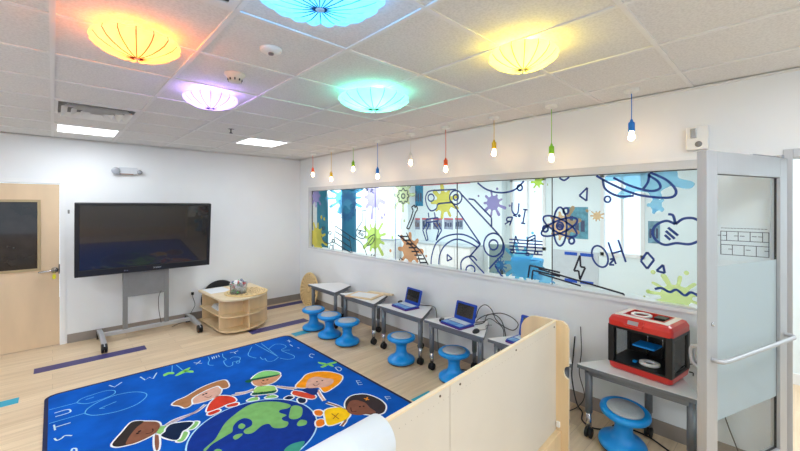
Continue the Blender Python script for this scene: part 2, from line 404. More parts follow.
# ================================================================ COLOURED BOWL SHADES
def bowl(name_c, px, py, dia, col, power, label, nr=16):
    c = on_z(px, py, CE-.075)
    t = thing('bowl_light', label, 'ceiling light', (c[0], c[1], CE), random.random(), 'coloured ribbed bowl shades on the ceiling')
    R = dia/2; prof = [(.0, -.132), (.07, -.132), (.28, -.127), (.5, -.117), (.72, -.100), (.88, -.082), (1.0, -.056), (.98, -.036)]
    seg = nr*6; vs = []; fs = []
    for r, z in prof:
        for i in range(seg):
            a = 2*PI*i/seg; ph = (i % 6)/6.0; bul = math.sin(PI*ph)
            rr = R*r*(1+.07*bul*r); zz = z-.011*bul*min(1, r*2.2)
            vs.append((rr*math.cos(a), rr*math.sin(a), zz))
    for j in range(len(prof)-1):
        for i in range(seg):
            k = (i+1) % seg; fs.append((j*seg+i, (j+1)*seg+i, (j+1)*seg+k, j*seg+k))
    m, n, l, b = newmat(name_c+'_lit_fabric'); n.remove(b); out = n['Material Output']
    tl = n.new('ShaderNodeBsdfTranslucent'); tl.inputs[0].default_value = (.72, .72, .72, 1)
    df = n.new('ShaderNodeBsdfDiffuse'); df.inputs[0].default_value = (.8, .8, .8, 1)
    mx = n.new('ShaderNodeMixShader'); mx.inputs[0].default_value = .4
    l.new(tl.outputs[0], mx.inputs[1]); l.new(df.outputs[0], mx.inputs[2]); l.new(mx.outputs[0], out.inputs[0])
    MB().add(vs, fs, None, True).build('shade', m, t)
    rm = P(name_c+'_rib_wire', tuple(int(20+v*70) for v in col), .7)
    for i in range(nr):
        a = 2*PI*i/nr
        rb = MB(); rb.tube([(R*r*math.cos(a), R*r*math.sin(a), z-.003) for r, z in prof[1:]], .0021, 5); rb.build('rib', rm, t)
    d = MB(); d.lathe([(R*.07, -.134), (R*.07, -.138), (R*.04, -.140), (.001, -.141)], 20, c=(0, 0, 0)); d.build('centre_cap', m, t)
    st = MB(); st.tube([(0, 0, -.132), (0, 0, 0)], .004, 6)
    st.build('stem', M_white, t)
    for q in range(4):
        a = PI/4+q*PI/2; point('bulb_lamp', (R*.48*math.cos(a), R*.48*math.sin(a), -.050), power/4, col, .02, t)
    return t
bowl('orange', 137, 47, .37, (1, .20, .01), 7.5, 'glowing orange ribbed bowl shade on the ceiling')
bowl('purple', 211, 101, .365, (.47, .28, 1), 4.2, 'glowing pale purple ribbed bowl shade, smallest looking on the ceiling')
bowl('teal', 374, 102, .52, (.13, .95, .64), 6.5, 'glowing mint green ribbed bowl shade in the middle of the ceiling')
bowl('yellow', 523, 59, .35, (1, .77, .06), 6.5, 'glowing yellow ribbed bowl shade on the ceiling before the window wall')
bowl('blue', 320, -6, .49, (.015, .42, 1), 7, 'glowing sky blue ribbed bowl shade cut by the top edge of the picture', 20)
# ================================================================ PENDANTS
PC = {'orange red': (238, 78, 38), 'yellow': (232, 190, 20), 'lime green': (130, 196, 20), 'blue': (10, 120, 215), 'white': (232, 228, 220), 'orange': (236, 92, 28)}
M_bulb = emit('lit_warm_bulb', (255, 208, 150), 34)
pend = [(312, 5.78, 2.42, 'orange red', 'orange red pendant lamp, first from the room corner'), (331, 5.10, 2.31, 'yellow', 'yellow pendant lamp hanging low, second from the room corner'),
        (353, 4.49, 2.43, 'lime green', 'lime green pendant lamp between a yellow and a blue pendant'), (377, 3.93, 2.29, 'blue', 'blue pendant lamp between a lime and a white pendant'),
        (410, 3.28, 2.42, 'white', 'white pendant lamp above the gear drawing, only white one of the row'), (445, 2.72, 2.30, 'orange', 'bright orange pendant lamp above the robot arm drawing'),
        (495, 2.05, 2.42, 'yellow', 'yellow pendant lamp hanging high, under the yellow bowl shade'), (551, 1.47, 2.31, 'lime green', 'lime green pendant lamp beside the blue pendant nearest the glass door'),
        (633, .83, 2.42, 'blue', 'blue pendant lamp nearest the glass door, largest of the row')]
PXS = [312.8, 331.2, 353.2, 377.5, 410.6, 445.7, 494, 551.5, 631.5]
for (px, y, z, cn, lb), ppx in zip(pend, PXS):
    y = on_x(ppx, 100, 3.23)[1]
    t = thing('pendant_lamp', lb, 'pendant lamp', (3.23, y, CE), 0, 'coloured pendant lamps along the window wall')
    m = P('pendant_'+cn.replace(' ', '_'), PC[cn], .4); h_ = CE-z
    MB().lathe([(.052, 0), (.052, -.016), (.045, -.022), (.008, -.024), (.008, -.034)], 24, smooth=False).build('canopy', M_white, t)
    MB().tube([(0, 0, -.03), (.002, 0, -h_*.5), (0, 0, -h_+.03)], .0032, 6).build('cord', m, t)
    MB().lathe([(.006, .055), (.010, .045), (.012, .035), (.021, .028), (.0225, .02), (.0225, -.035), (.020, -.038), (.001, -.038)], 20, c=(0, 0, -h_)).build('socket', m, t)
    bl = MB(); bl.lathe([(.012, -.038), (.013, -.048), (.018, -.062), (.0235, -.079), (.0225, -.094), (.014, -.106), (.001, -.111)], 18, c=(0, 0, -h_)); bl.build('bulb', M_bulb, t)
# ================================================================ SMALL FITTINGS
c = on_z(235, 74, CE); t = thing('smoke_detector', 'round beige smoke detector with dark slots on the ceiling, near the purple shade', 'smoke detector', (c[0], c[1], CE))
MB().lathe([(.066, 0), (.066, -.012), (.055, -.02), (.045, -.035), (.04, -.052), (.001, -.056)], 28).build('housing', P('beige_plastic', (222, 212, 198), .5), t)
s = MB()
for i in range(9):
    a = 2*PI*i/9; s.box(-.004, .004, .036, .047, -.05, -.036, mx=Matrix.Rotation(a, 4, 'Z'))
s.build('slots', M_dark, t)
c = on_z(271, 49, CE); t = thing('ceiling_sensor', 'flat round white sensor on the ceiling between the orange and blue shades', 'sensor', (c[0], c[1], CE))
MB().lathe([(.06, 0), (.058, -.012), (.045, -.02), (.02, -.024), (.001, -.024)], 28).build('housing', M_white, t)
MB().lathe([(.016, -.023), (.014, -.034), (.001, -.037)], 16).build('lens', P('grey_lens', (120, 116, 116), .3), t)
c = on_z(231, 129, CE); t = thing('sprinkler_head', 'small dark sprinkler head on the ceiling left of a light panel', 'sprinkler', (c[0], c[1], CE))
MB().lathe([(.035, 0), (.03, -.006), (.01, -.008)], 18).build('escutcheon', M_silver, t)
s = MB(); s.tube([(0, 0, -.005), (0, 0, -.045)], .008); s.lathe([(.02, -.045), (.02, -.049)], 14); s.build('deflector', M_dark, t)
# emergency light
t = thing('emergency_light', 'grey twin head emergency light unit high on the back wall', 'emergency light', (.77, D, 2.31))
MB().prism(rrect(-.09, .13, -.04, .05, .012), 0, .05, mx=Matrix.Rotation(PI/2, 4, 'X')).build('housing', P('pale_grey_housing', (205, 209, 214), .45), t, .004)
h = MB(); mx = Matrix.Translation((-.125, -.03, -.005)) @ Matrix.Rotation(PI/2, 4, 'X')
h.lathe([(.03, 0), (.048, .025), (.048, .05), (.044, .052), (.001, .05)], 22, mx=mx); h.build('lamp_head', P('grey_lamp_head', (160, 164, 170), .35, .3), t)
h = MB(); mx = Matrix.Translation((.155, -.01, -.012)) @ Matrix.Rotation(PI/2, 4, 'X')
h.lathe([(.02, 0), (.032, .02), (.032, .05), (.001, .05)], 18, mx=mx); h.build('lamp_head', P('grey_lamp_head', (160, 164, 170)), t)
lb = MB(); lb.box(-.08, .08, -.056, -.05, -.052, -.04); lb.build('base_strip', P('brown_strip', (150, 110, 96), .5), t)
# horn strobe
t = thing('fire_alarm_strobe', 'white square alarm strobe on the wall above the glass door', 'alarm', (W, .49, 2.31))
MB().box(-.045, 0, -.065, .065, -.085, .085).build('housing', M_white, t, .006)
MB().box(-.062, -.045, .0, .035, 0, .07).build('strobe_lens', P('strobe_glass', (176, 178, 180), .1, .4), t, .004)
MB().lathe([(.022, 0), (.02, .004), (.001, .004)], 18, mx=Matrix.Translation((-.045, -.01, -.045)) @ Matrix.Rotation(-PI/2, 4, 'Y')).build('horn_grille', M_stand, t)
# outlet with TV plug
t = thing('wall_outlet', 'white power outlet low on the back wall beside the display stand', 'outlet', (1.62, D, .40))
MB().box(-.035, .035, -.006, 0, -.058, .058).build('cover_plate', M_white, t, .002)
MB().box(-.018, .018, -.035, -.006, .0, .04).build('plug', M_black, t, .003)
cb = MB(); cb.tube(smooth([(1.62, D-.03, .41), (1.62, D-.05, .36), (1.645, D-.06, .24), (1.59, D-.05, .12), (1.58, D-.06, .02), (1.45, D-.08, .008), (1.30, D-.2, .008)], k=6), .004, 6)
tag(cb.build('power_cable', M_black), 'black power cable hanging from the outlet on the back wall', 'cable')
t = MB(); t.box(.145, .165, D-.006, D, 1.71, 1.76); tag(t.build('wall_switch', M_stand, None, .002), 'tiny grey hook plate on the back wall between door and display', 'wall plate')
# evacuation plan behind the glass door (on the window wall)
t = thing('floor_plan_sheet', 'floor plan printed on a white sheet, seen through the glass door', 'floor plan', (W-.002, .235, 1.555))
MB().box(-.0015, 0, -.135, .135, -.13, .12).build('sheet', M_paper, t)
pm = P('print_ink', (60, 64, 72), .7); b = MB()
def ln(y0, z0, y1, z1, w=.0042):
    b.box(-.0022, -.0014, min(y0, y1)-w/2, max(y0, y1)+w/2, min(z0, z1)-w/2, max(z0, z1)+w/2)
ln(-.12, .075, .125, .075); ln(-.12, -.09, .125, -.09); ln(-.12, .075, -.12, -.09); ln(.125, .075, .125, -.09); ln(-.12, .01, .125, .01); ln(-.12, -.02, .125, -.02)
for i in range(9):
    y = -.12+i*.0305
    if i % 2: ln(y, .01, y, .075)
    else: ln(y, -.09, y, -.02)
    ln(y, .045 if i % 3 else -.05, y+.02, .045 if i % 3 else -.05)
for i in range(14): ln(-.11+i*.017, .098, -.10+i*.017, .098, .004)
b.build('plan_lines', pm, t)
# ================================================================ DISPLAY ON STAND
t = thing('display_screen', 'large black flat display screen on a grey wheeled stand', 'display', (.98, 6.305, 0))
t.rotation_euler = (.102, 0, 0)
# local: x across, y depth (-y faces the room)
SW, SZ0, SZ1 = .782, .915, 1.86
MB().box(-SW, SW, -.03, .05, SZ0, SZ1).build('housing', M_black, t, .008)
MB().box(-SW+.048, SW-.04, -.034, -.0302, SZ0+.085, SZ1-.03).build('screen', M_screen, t)
b = MB()
for q in ((-SW, -SW+.043, SZ0, SZ1), (SW-.036, SW, SZ0, SZ1), (-SW+.043, SW-.036, SZ1-.026, SZ1), (-SW+.043, SW-.036, SZ0, SZ0+.08)): b.box(q[0], q[1], -.045, -.0305, q[2], q[3])
b.build('bezel', P('black_bezel', (32, 33, 36), .3), t, .004)
b = MB(); b.box(-.28, -.265, -.0475, -.045, SZ0+.03, SZ0+.04); b.box(-.25, -.235, -.0475, -.045, SZ0+.03, SZ0+.04); b.build('buttons', M_silver, t)
cu = bpy.data.curves.new('maker_logo', 'FONT'); cu.body = 'SHARP'; cu.size = .032; cu.extrude = .0005; cu.align_x = 'CENTER'
tmp = bpy.data.objects.new('lettering', cu); lm = bpy.data.meshes.new_from_object(tmp); bpy.data.objects.remove(tmp); lm.materials.clear(); lm.materials.append(P('logo_grey', (190, 190, 194), .4))
lo = bpy.data.objects.new('maker_logo', lm); C.objects.link(lo); lo.parent = t; lo.location = (.10, -.0465, SZ0+.03); lo.rotation_euler = (PI/2, 0, 0)
t = thing('display_stand', 'grey steel stand on black casters under the display', 'stand', (.985, 6.24, 0))
MB().box(-.29, .25, -.006, .02, .565, .918).build('column_panel', M_stand, t, .003)
for q in ((-.29, -.235), (.195, .25)): MB().box(q[0], q[1], -.01, .03, .13, .9).build('upright', M_stand, t, .003)
b = MB(); b.box(-.52, .55, -.03, .03, .085, .135); b.build('cross_bar', M_alu, t, .004)
for s_ in (-.52, .55):
    f = MB(); f.prism([(-.43, .105), (-.46, .085), (.28, .085), (.28, .12), (0, .145), (-.30, .12)], -.026, .026, mx=Matrix.Translation((s_, 0, 0)) @ Matrix(((0, 0, 1, 0), (1, 0, 0, 0), (0, 1, 0, 0), (0, 0, 0, 1))))
    ft = f.build('foot', M_alu, t, .004)
    for yy in (-.41, .24):
        cs = MB(); cs.tube([(s_, yy, .09), (s_, yy, .07)], .012)
        for e in (-.018, .018):
            cs.lathe([(.050, -.013), (.055, -.007), (.055, .007), (.050, .013)], 20, mx=Matrix.Translation((s_+e, yy-.01, .056)) @ Matrix.Rotation(PI/2, 4, 'Y'))
        cs.box(s_-.012, s_+.012, yy-.03, yy+.02, .035, .08); cs.build('caster', M_black, t)
cb = MB(); cb.tube(smooth([(1.135, 6.20, .60), (1.10, 6.18, .52), (1.10, 6.18, .35), (1.13, 6.185, .145)], k=6), .004, 6)
tag(cb.build('power_cable', M_black), 'thin black cable looping between the uprights of the display stand', 'cable')
# ================================================================ SHELF CABINET WITH ROUND END
t = thing('shelf_cabinet', 'low birch cabinet with open shelves and a rounded end by the back wall', 'cabinet', (0, 0, 0))
top = [(1.655, 6.36), (1.70, 5.54)]+smooth([(1.70, 5.54), (1.75, 5.41), (1.93, 5.33), (2.18, 5.37), (2.39, 5.54), (2.465, 5.80)], k=5)[1:]+[(2.465, 6.36)]
def scaled(p, s, c=(2.07, 5.87)): return [(c[0]+(x-c[0])*s, c[1]+(y-c[1])*s) for x, y in p]
MB().prism(top, .475, .50, M_birchl).build('top', None, t, .004)
MB().prism(scaled(top, .965), .24, .258, M_birch).build('shelf', None, t, .003)
MB().prism(scaled(top, .965), .035, .055, M_birch).build('bottom_shelf', None, t, .003)
b = MB(); b.box(1.70, 2.43, 6.30, 6.32, .055, .475); b.build('back_panel', M_birch, t)
b = MB(); b.box(2.425, 2.445, 5.88, 6.30, .055, .475); b.build('end_panel', M_birch, t)
for z0, z1 in ((.055, .24), (.258, .475)):
    b = MB(); b.box(1.76, 2.42, 5.58, 5.598, z0, z1); b.build('divider', M_birch, t)
    b = MB(); b.box(2.06, 2.078, 5.38, 5.58, z0, z1); b.build('divider', M_birch, t)
    b = MB(); pts = [(1.775, 5.70), (1.785, 5.62), (1.84, 5.55)]; b.box(1.725, 1.76, 5.58, 5.615, z0, z1); b.build('post', M_birch, t)
for x, y in ((1.82, 5.52), (2.25, 5.5), (2.3, 6.2), (1.82, 6.2)):
    MB().box(x-.025, x+.025, y-.025, y+.025, 0, .035).build('foot', M_birch, t)
def maze(name, label, loc, mxr):
    o = thing(name, label, 'maze board', loc, 0, 'round wooden maze boards'); o.rotation_euler = mxr
    gm = P('maze_groove', (140, 100, 56), .6); wm = P('maze_wood', (226, 196, 140), .45, var=.06)
    b = MB(); b.lathe([(.30, 0), (.305, .004), (.305, .014), (.30, .018)], 48, smooth=False);     g = b; b.mats = [wm]
    for i in range(1, 8):
        r = .032+i*.034; a0 = i*.9
        n = 40; arc = [(r*math.cos(a0+2*PI*.93*k/n), r*math.sin(a0+2*PI*.93*k/n)) for k in range(n+1)]
        for k in range(n):
            if k % 2 and i > 1: continue
            (x0, y0), (x1, y1) = arc[k], arc[k+1]; rr = 1-.015/r
            g.add([(x0, y0, .0188), (x1, y1, .0188), (x1*rr, y1*rr, .0188), (x0*rr, y0*rr, .0188)], [(3, 2, 1, 0)], gm)
    b.build('disc', wm, o); return o
maze('maze_board', 'round wooden maze board lying on the birch cabinet', (2.14, 5.68, .5015), (0, 0, .5))
maze('maze_board', 'round wooden maze board leaning on the window wall in the corner', (3.375, 5.98, .306), (0, math.radians(-83), 0))
b = MB(); b.box(-.15, .15, -.19, .19, 0, .004); o = tag(b.build('paper_sheet', M_paper), 'white sheet on the cabinet top, behind the maze board', 'paper'); o.location = (1.86, 6.05, .5015); o.location.y = 6.13; o.rotation_euler = (0, 0, .05)
t = thing('storage_tub', 'clear plastic tub of red and white pieces on the birch cabinet', 'tub', (2.01, 5.64, .5215))
mt = film('clear_plastic', (225, 228, 228), .28, (245, 247, 247))
b = MB(); b.lathe([(.11, 0), (.125, .15), (.128, .152), (.122, .152), (.107, .005), (.001, .005)], 28); b.build('tub', mt, t)
b = MB(); cs_ = [P('toy_red', (196, 36, 50), .4), P('toy_white', (235, 235, 235), .5), P('toy_white', (235, 235, 235), .5), P('toy_green', (80, 150, 90), .5), P('toy_grey', (120, 130, 150), .5)]
for i in range(90):
    a = random.random()*2*PI; r = .095*math.sqrt(random.random()); z = .02+random.random()*.16
    if z > .15: r *= .8
    mx = Matrix.Translation((r*math.cos(a), r*math.sin(a), z)) @ Matrix.Rotation(random.random()*3, 4, 'X') @ Matrix.Rotation(random.random()*3, 4, 'Z')
    s = .012+random.random()*.014; b.box(-s, s, -s*.6, s*.6, -s*.7, s*.7, random.choice(cs_), mx=mx)
o = b.build('small_pieces', None, t); o['kind'] = 'stuff'
b = MB()
for k_ in range(4): b.box(-.12+.01*k_, .12+.004*k_, -.16, .15, .012*k_, .012*k_+.009)
o = tag(b.build('paper_stack', M_paper), 'stack of white papers on the middle shelf of the birch cabinet', 'paper stack'); o.location = (1.90, 5.98, .2585)
t = thing('round_cushion', 'black round cushion leaning on the back wall behind the birch cabinet', 'cushion', (2.02, 6.475, .0)); 
b = MB(); b.lathe([(.001, -.02), (.25, -.022), (.285, -.012), (.292, 0), (.285, .012), (.25, .022), (.001, .02)], 40, mx=Matrix.Translation((0, .02, .293)) @ Matrix.Rotation(PI/2-.05, 4, 'X')); b.build('pad', P('black_fabric', (26, 26, 30), .8), t)
# ================================================================ TRAPEZOID TABLES
TZt = .555
def make_table(z, label):
    t = thing('trapezoid_table', label, 'table', (0, 0, 0), 0, 'trapezoid tables along the window wall')
    def trap(i, r=.03):
        c = [(0+i, -.40+i*1.2), (.46-i, -.15+i*.3), (.46-i, .15-i*.3), (0+i, .40-i*1.2)]
        return rp(c, r)
    MB().prism(trap(.004), z-.004, z, M_whlam).build('tabletop', None, t)
    MB().prism(trap(0), z-.03, z-.0045, M_gedge).build('edge_band', None, t, .003)
    ap = MB(); o1 = trap(.035, .02)
    for i in range(len(o1)):
        (x0, y0), (x1, y1) = o1[i], o1[(i+1) % len(o1)]
        dx, dy = x1-x0, y1-y0; q = math.hypot(dx, dy)
        if q < .06: continue
        nx, ny = -dy/q*.012, dx/q*.012
        ap.prism([(x0, y0), (x1, y1), (x1+nx, y1+ny), (x0+nx, y0+ny)], z-.075, z-.03)
    ap.build('apron', M_gsteel, t)
    for x, y in ((.06, -.32), (.06, .32), (.405, 0)):
        l = MB(); l.tube([(x, y, z-.03), (x, y, .20)], .027, 16); lg = l.build('leg', M_gsteel, t)
        l = MB(); l.tube([(x, y, .20), (x, y, .085)], .021, 12); l.build('lower_leg', M_silver if x < .1 else M_gsteel, lg)
        cs = MB()
        for e in (-.016, .016):
            cs.lathe([(.033, -.009), (.039, -.006), (.039, .006), (.033, .009)], 22, mx=Matrix.Translation((x, y+e, .0395)) @ Matrix.Rotation(PI/2, 4, 'X'))
        cs.box(x-.022, x+.022, y-.007, y+.007, .03, .085); cs.build('caster', M_rubber, lg)
    return t
def rp(c, r, n=4):
    out = []; N = len(c)
    for i in range(N):
        p, a, q = Vector(c[i-1]), Vector(c[i]), Vector(c[(i+1) % N])
        u = (p-a).normalized(); v = (q-a).normalized()
        for k in range(n+1):
            s = k/n; w = a+u*r*(1-s)**2+v*r*s**2; out.append((w.x, w.y))
    return out
t1 = make_table(TZt, 'bare white trapezoid table nearest the room corner'); t1.location = (2.99, 4.96, 0)
dup(t1, (3.0, 4.08, 0), 0, 'white trapezoid table carrying two wooden boards')
dup(t1, (3.0, 3.24, 0), 0, 'white trapezoid table with a blue laptop, next to the wooden boards table')
dup(t1, (2.995, 2.42, 0), 0, 'white trapezoid table with a blue laptop and black mouse')
dup(t1, (3.0, 1.60, 0), 0, 'white trapezoid table partly hidden by the cream divider')
t6 = make_table(.572, 'white trapezoid table holding the red and black printer'); t6.location = (3.0, .78, 0)
# wooden boards with sheet
t = thing('wooden_board', 'square light wood board with white sheet on a table near the corner', 'board', (3.17, 4.10, TZt+.0005), .32, 'wooden boards on the second table')
MB().box(-.16, .16, -.22, .22, 0, .014).build('board', M_birch, t, .003); MB().box(-.115, .115, -.17, .17, .0143, .0155).build('sheet', M_paper, t)
t = thing('wooden_board', 'narrow light wood board beside the square one, near the wall', 'board', (3.40, 4.03, TZt+.0005), .32, 'wooden boards on the second table')
MB().box(-.035, .035, -.20, .20, 0, .02).build('board', M_birchl, t, .003); 
# laptops
def make_laptop(label):
    t = thing('laptop', label, 'laptop', (0, 0, 0), 0, 'blue laptops on the tables')
    MB().prism(rrect(-.11, .11, -.15, .15, .015), 0, .013, M_purple).build('purple_case', None, t, .002)
    MB().prism(rrect(-.105, .105, -.145, .145, .015), .0135, .026, M_lapblue).build('base', None, t, .002)
    k = MB(); k.box(-.005, .08, -.125, .125, .0262, .0285); k.build('keyboard', M_key, t)
    k = MB(); k.box(-.085, -.02, -.05, .05, .0262, .0272); k.build('touchpad', P('pale_blue_pad', (90, 160, 220), .4), t)
    k = MB(); k.box(-.095, -.02, -.13, -.06, .0262, .027); k.box(-.095, -.02, .06, .13, .0262, .027); k.build('palm_rest', P('palm_blue', (120, 175, 225), .45), t)
    mx = Matrix.Translation((.105, 0, .024)) @ Matrix.Rotation(math.radians(14), 4, 'Y')
    MB().prism(rrect(0, .19, -.145, .145, .015), -.006, .008, M_lapblue, mx=mx @ Matrix.Rotation(-PI/2, 4, 'Y')).build('lid', None, t, .002)
    MB().box(-.0095, -.0085, -.118, .118, .035, .168, mx=mx).build('display', M_screen, t)
    return t
l1 = make_laptop('open blue laptop on the table next to the wooden boards')
l1.location = (3.19, 3.30, TZt+.0005); l1.rotation_euler = (0, 0, -.12)
dup(l1, (3.12, 2.44, TZt+.0005), -.12, 'open blue laptop beside the black mouse')
dup(l1, (3.14, 1.67, TZt+.0005), -.1, 'open blue laptop half hidden behind the cream divider')
for (x, y, lbl) in ((3.29, 3.50, 'black charger brick behind the left side of the laptop by the wooden boards'), (3.10, 2.635, 'black charger brick left of the laptop with the mouse')):
    b = MB(); b.prism(rrect(-.035, .035, -.02, .02, .008), 0, .024); o = tag(b.build('charger_brick', M_black, None, .003), lbl, 'charger', 'charger bricks on the tables'); o.location = (x, y, TZt+.0005); o.rotation_euler = (0, 0, .4)
t = thing('mouse', 'black computer mouse on the table right of a blue laptop', 'mouse', (3.07, 2.165, TZt+.0005), .2)
b = MB()
for i in range(7): pass
b.lathe([(.03, 0), (.031, .008), (.027, .02), (.016, .03), (.001, .033)], 24, mx=Matrix.Diagonal((1.75, 1, 1, 1))); b.build('shell', M_black, t)
MB().tube([(.02, -.002, .026), (.02, .002, .026)], .006, 8).build('scroll_wheel', M_stand, t)
def cable(pts, r, label, mat=M_black, group='loose black cables by the window wall'):
    b = MB(); b.tube(smooth(pts, k=8), r, 7); return tag(b.build('cable', mat), label, 'cable', group)
z0 = TZt+.006
cable([(3.26, 2.40, z0), (3.30, 2.34, .60), (3.36, 2.33, .70), (3.40, 2.28, .745), (3.43, 2.22, .70), (3.42, 2.16, .61), (3.44, 2.08, .55), (3.46, 1.98, .53), (3.47, 1.93, .60), (3.46, 2.0, .66), (3.44, 2.12, .68), (3.38, 2.26, .64), (3.33, 2.33, .585), (3.36, 2.36, z0)], .0045, 'looped black cable standing behind the laptop with the mouse, highest loop')
cable([(3.24, 2.30, z0), (3.32, 2.24, z0+.02), (3.40, 2.26, .63), (3.44, 2.20, .65), (3.46, 2.12, .60), (3.478, 2.08, .45), (3.47, 2.06, .25), (3.44, 2.05, .02), (3.40, 1.9, .006)], .0045, 'black cable dropping behind the tables right of the laptop loops')
cable([(3.30, 2.36, z0), (3.36, 2.28, z0+.01), (3.42, 2.24, .60), (3.43, 2.17, .58), (3.47, 2.10, .50), (3.47, 2.12, .3), (3.42, 2.2, .02), (3.30, 2.5, .006), (3.2, 2.62, .006)], .004, 'thin black cable falling from the table with the mouse to the floor')
cable([(3.10, 2.19, z0), (3.2, 2.14, z0), (3.3, 2.2, z0), (3.36, 2.17, z0)], .0025, 'thin mouse cord lying across the white tabletop')
cable([(3.36, 3.30, z0), (3.41, 3.18, z0), (3.455, 3.08, .56), (3.48, 3.05, .50), (3.47, 3.02, .3), (3.46, 3.0, .1), (3.42, 2.95, .006)], .004, 'black laptop cable dropping behind the table by the wooden boards')
cable([(3.478, 1.37, .62), (3.47, 1.38, .45), (3.46, 1.39, .25), (3.44, 1.34, .04), (3.38, 1.27, .007), (3.25, 1.22, .007), (3.2, 1.12, .007), (3.28, 1.02, .007), (3.38, 1.0, .007), (3.40, .8, .007), (3.3, .62, .007), (3.2, .45, .007), (3.2, .3, .007), (3.25, .15, .007)], .006, 'black cable on the floor running under the printer table', group=None)
cable([(3.478, 1.32, .72), (3.47, 1.31, .5), (3.475, 1.33, .3), (3.46, 1.28, .12), (3.42, 1.32, .02), (3.3, 1.36, .007)], .004, 'thin black cable hanging on the wall between divider end and printer table', group=None)
cable([(3.44, .58, .6), (3.475, .50, .63), (3.485, .40, .5), (3.48, .3, .2), (3.45, .22, .02), (3.38, .12, .007)], .0035, 'thin black cable behind the printer dropping beside the glass door', group=None)
# ================================================================ WOBBLE STOOLS
def make_stool(label):
    t = thing('wobble_stool', label, 'stool', (0, 0, 0), 0, 'blue wobble stools')
    b = MB(); b.lathe([(.10, .0), (.155, .006), (.165, .014), (.163, .02)], 40); b.build('foot_ring', P('dark_rubber_ring', (70, 74, 84), .6), t)
    b = MB(); b.lathe([(.163, .019), (.168, .028), (.166, .045), (.150, .060), (.115, .075), (.085, .095), (.068, .125), (.062, .160), (.066, .195), (.080, .225), (.105, .245), (.145, .257), (.168, .270), (.174, .285), (.170, .300), (.158, .308), (.135, .311), (.128, .306), (.001, .306)], 48); b.build('body', M_blue, t)
    b = MB(); b.lathe([(.127, .3062), (.122, .312), (.06, .315), (.001, .316)], 40); b.build('seat_pad', M_seat, t)
    return t
s1 = make_stool('blue wobble stool farthest left, beside the table nearest the corner'); s1.location = (2.80, 4.84, 0); s1.scale = (.95, .95, 1)
dup(s1, (2.80, 4.41, 0), 0, 'blue wobble stool in the middle of the left trio')
dup(s1, (2.825, 4.02, 0), 0, 'blue wobble stool rightmost of the left trio, before the wooden boards')
dup(s1, (2.95, 3.12, 0), 0, 'blue wobble stool standing alone before the first laptop table')
dup(s1, (3.05, 2.425, 0), 0, 'blue wobble stool under the laptop and mouse table, cut by the divider')
o = dup(s1, (3.06, .85, .0), 0, 'blue wobble stool under the printer table, seat tilted')
o.rotation_euler = (math.radians(3), math.radians(-4), 0); o.rotation_euler = (math.radians(5), math.radians(-4), 0); o.location = (3.085, .875, .018)
# ================================================================ 3D PRINTER
t = thing('desktop_printer', 'red and black box shaped 3D printer on the white table by the glass door', 'printer', (3.262, .752, .5725), math.radians(-8)); t.scale = (1, 1.02, 1.07)
dx, dy, H = .17, .208, .40           # local: front faces -x
def ring(d, e, r=.03): return rrect(-dx+d, dx-d, -dy+e, dy-e, r)
def loft(secs, mat=None):
    b = MB(); n = len(secs[0][0]); vs = []; fs = []
    for poly, z in secs: vs += [(x, y, z) for x, y in poly]
    for j in range(len(secs)-1):
        for i in range(n):
            k = (i+1) % n; fs.append((j*n+i, j*n+k, (j+1)*n+k, (j+1)*n+i))
    return b, vs, fs, n
b, vs, fs, n = loft([(ring(.02, .02), 0), (ring(.006, .006), .012), (ring(0, 0), .05)])
fs.append(tuple(range(n-1, -1, -1))); fs.append(tuple(2*n+i for i in range(n))); b.add(vs, fs); b.build('base', M_red, t)
b = MB()                                  # black posts and rails
for sx in (-1, 1):
    for sy in (-1, 1):
        x0, x1 = sorted((sx*dx, sx*(dx-.055))); y0, y1 = sorted((sy*dy, sy*(dy-.045)))
        if sx > 0 and sy > 0: x0 = x1-.022; y0 = y1-.03
        b.box(x0+.001, x1-.001, y0+.001, y1-.001, .045, .315)
b.box(-dx+.001, dx-.001, -dy+.001, dy-.001, .046, .062); b.box(-dx+.002, -dx+.03, -dy+.04, dy-.04, .29, .315)
b.box(-dx+.03, dx-.03, -dy+.002, -dy+.02, .285, .315); b.box(-dx+.03, dx-.03, dy-.02, dy-.002, .285, .315)
b.build('frame', M_black, t, .01, 3)
MB().box(dx-.012, dx-.004, -dy+.03, dy-.028, .06, .315).build('back_wall', M_black, t)
for sy in (-1, 1): MB().box(-dx+.05, dx-(.02 if sy > 0 else .05), sy*(dy-.012)-.002, sy*(dy-.012)+.002, .065, .285).build('side_window', glass('smoked_glass', (215, 217, 219), 1.0), t)
def sec(d, e, r): return rrect(-dx+d, dx-d, -dy+e, dy-e, r)
b, vs, fs, n = loft([(sec(-.001, -.001, .03), .31), (sec(-.001, -.001, .03), .345), (sec(.012, .012, .03), .372), (sec(.035, .035, .03), .382)])
b.add(vs, fs); b.build('lid_band', M_red, t)
b = MB(); inner = (.085, .075)
for q in ((-dx+.035, -dx+.085, -dy+.035, dy-.035), (dx-.06, dx-.035, -dy+.035, dy-.035), (-dx+.085, dx-.06, -dy+.035, -dy+.075), (-dx+.085, dx-.06, dy-.075, dy-.035)): b.box(q[0], q[1], q[2], q[3], .372, .384)
b.build('lid_frame', P('printer_white', (226, 214, 206), .4), t, .002)
b = MB()
for q in ((-dx+.083, -dx+.093, -dy+.075, dy-.075), (dx-.068, dx-.06, -dy+.075, dy-.075), (-dx+.093, dx-.068, -dy+.075, -dy+.083), (-dx+.093, dx-.068, dy-.083, dy-.075)): b.box(q[0], q[1], q[2], q[3], .33, .386)
b.build('top_opening', M_red, t)
MB().box(-dx+.087, dx-.064, -dy+.079, dy-.079, .318, .324).build('inner_tray', M_dark, t)
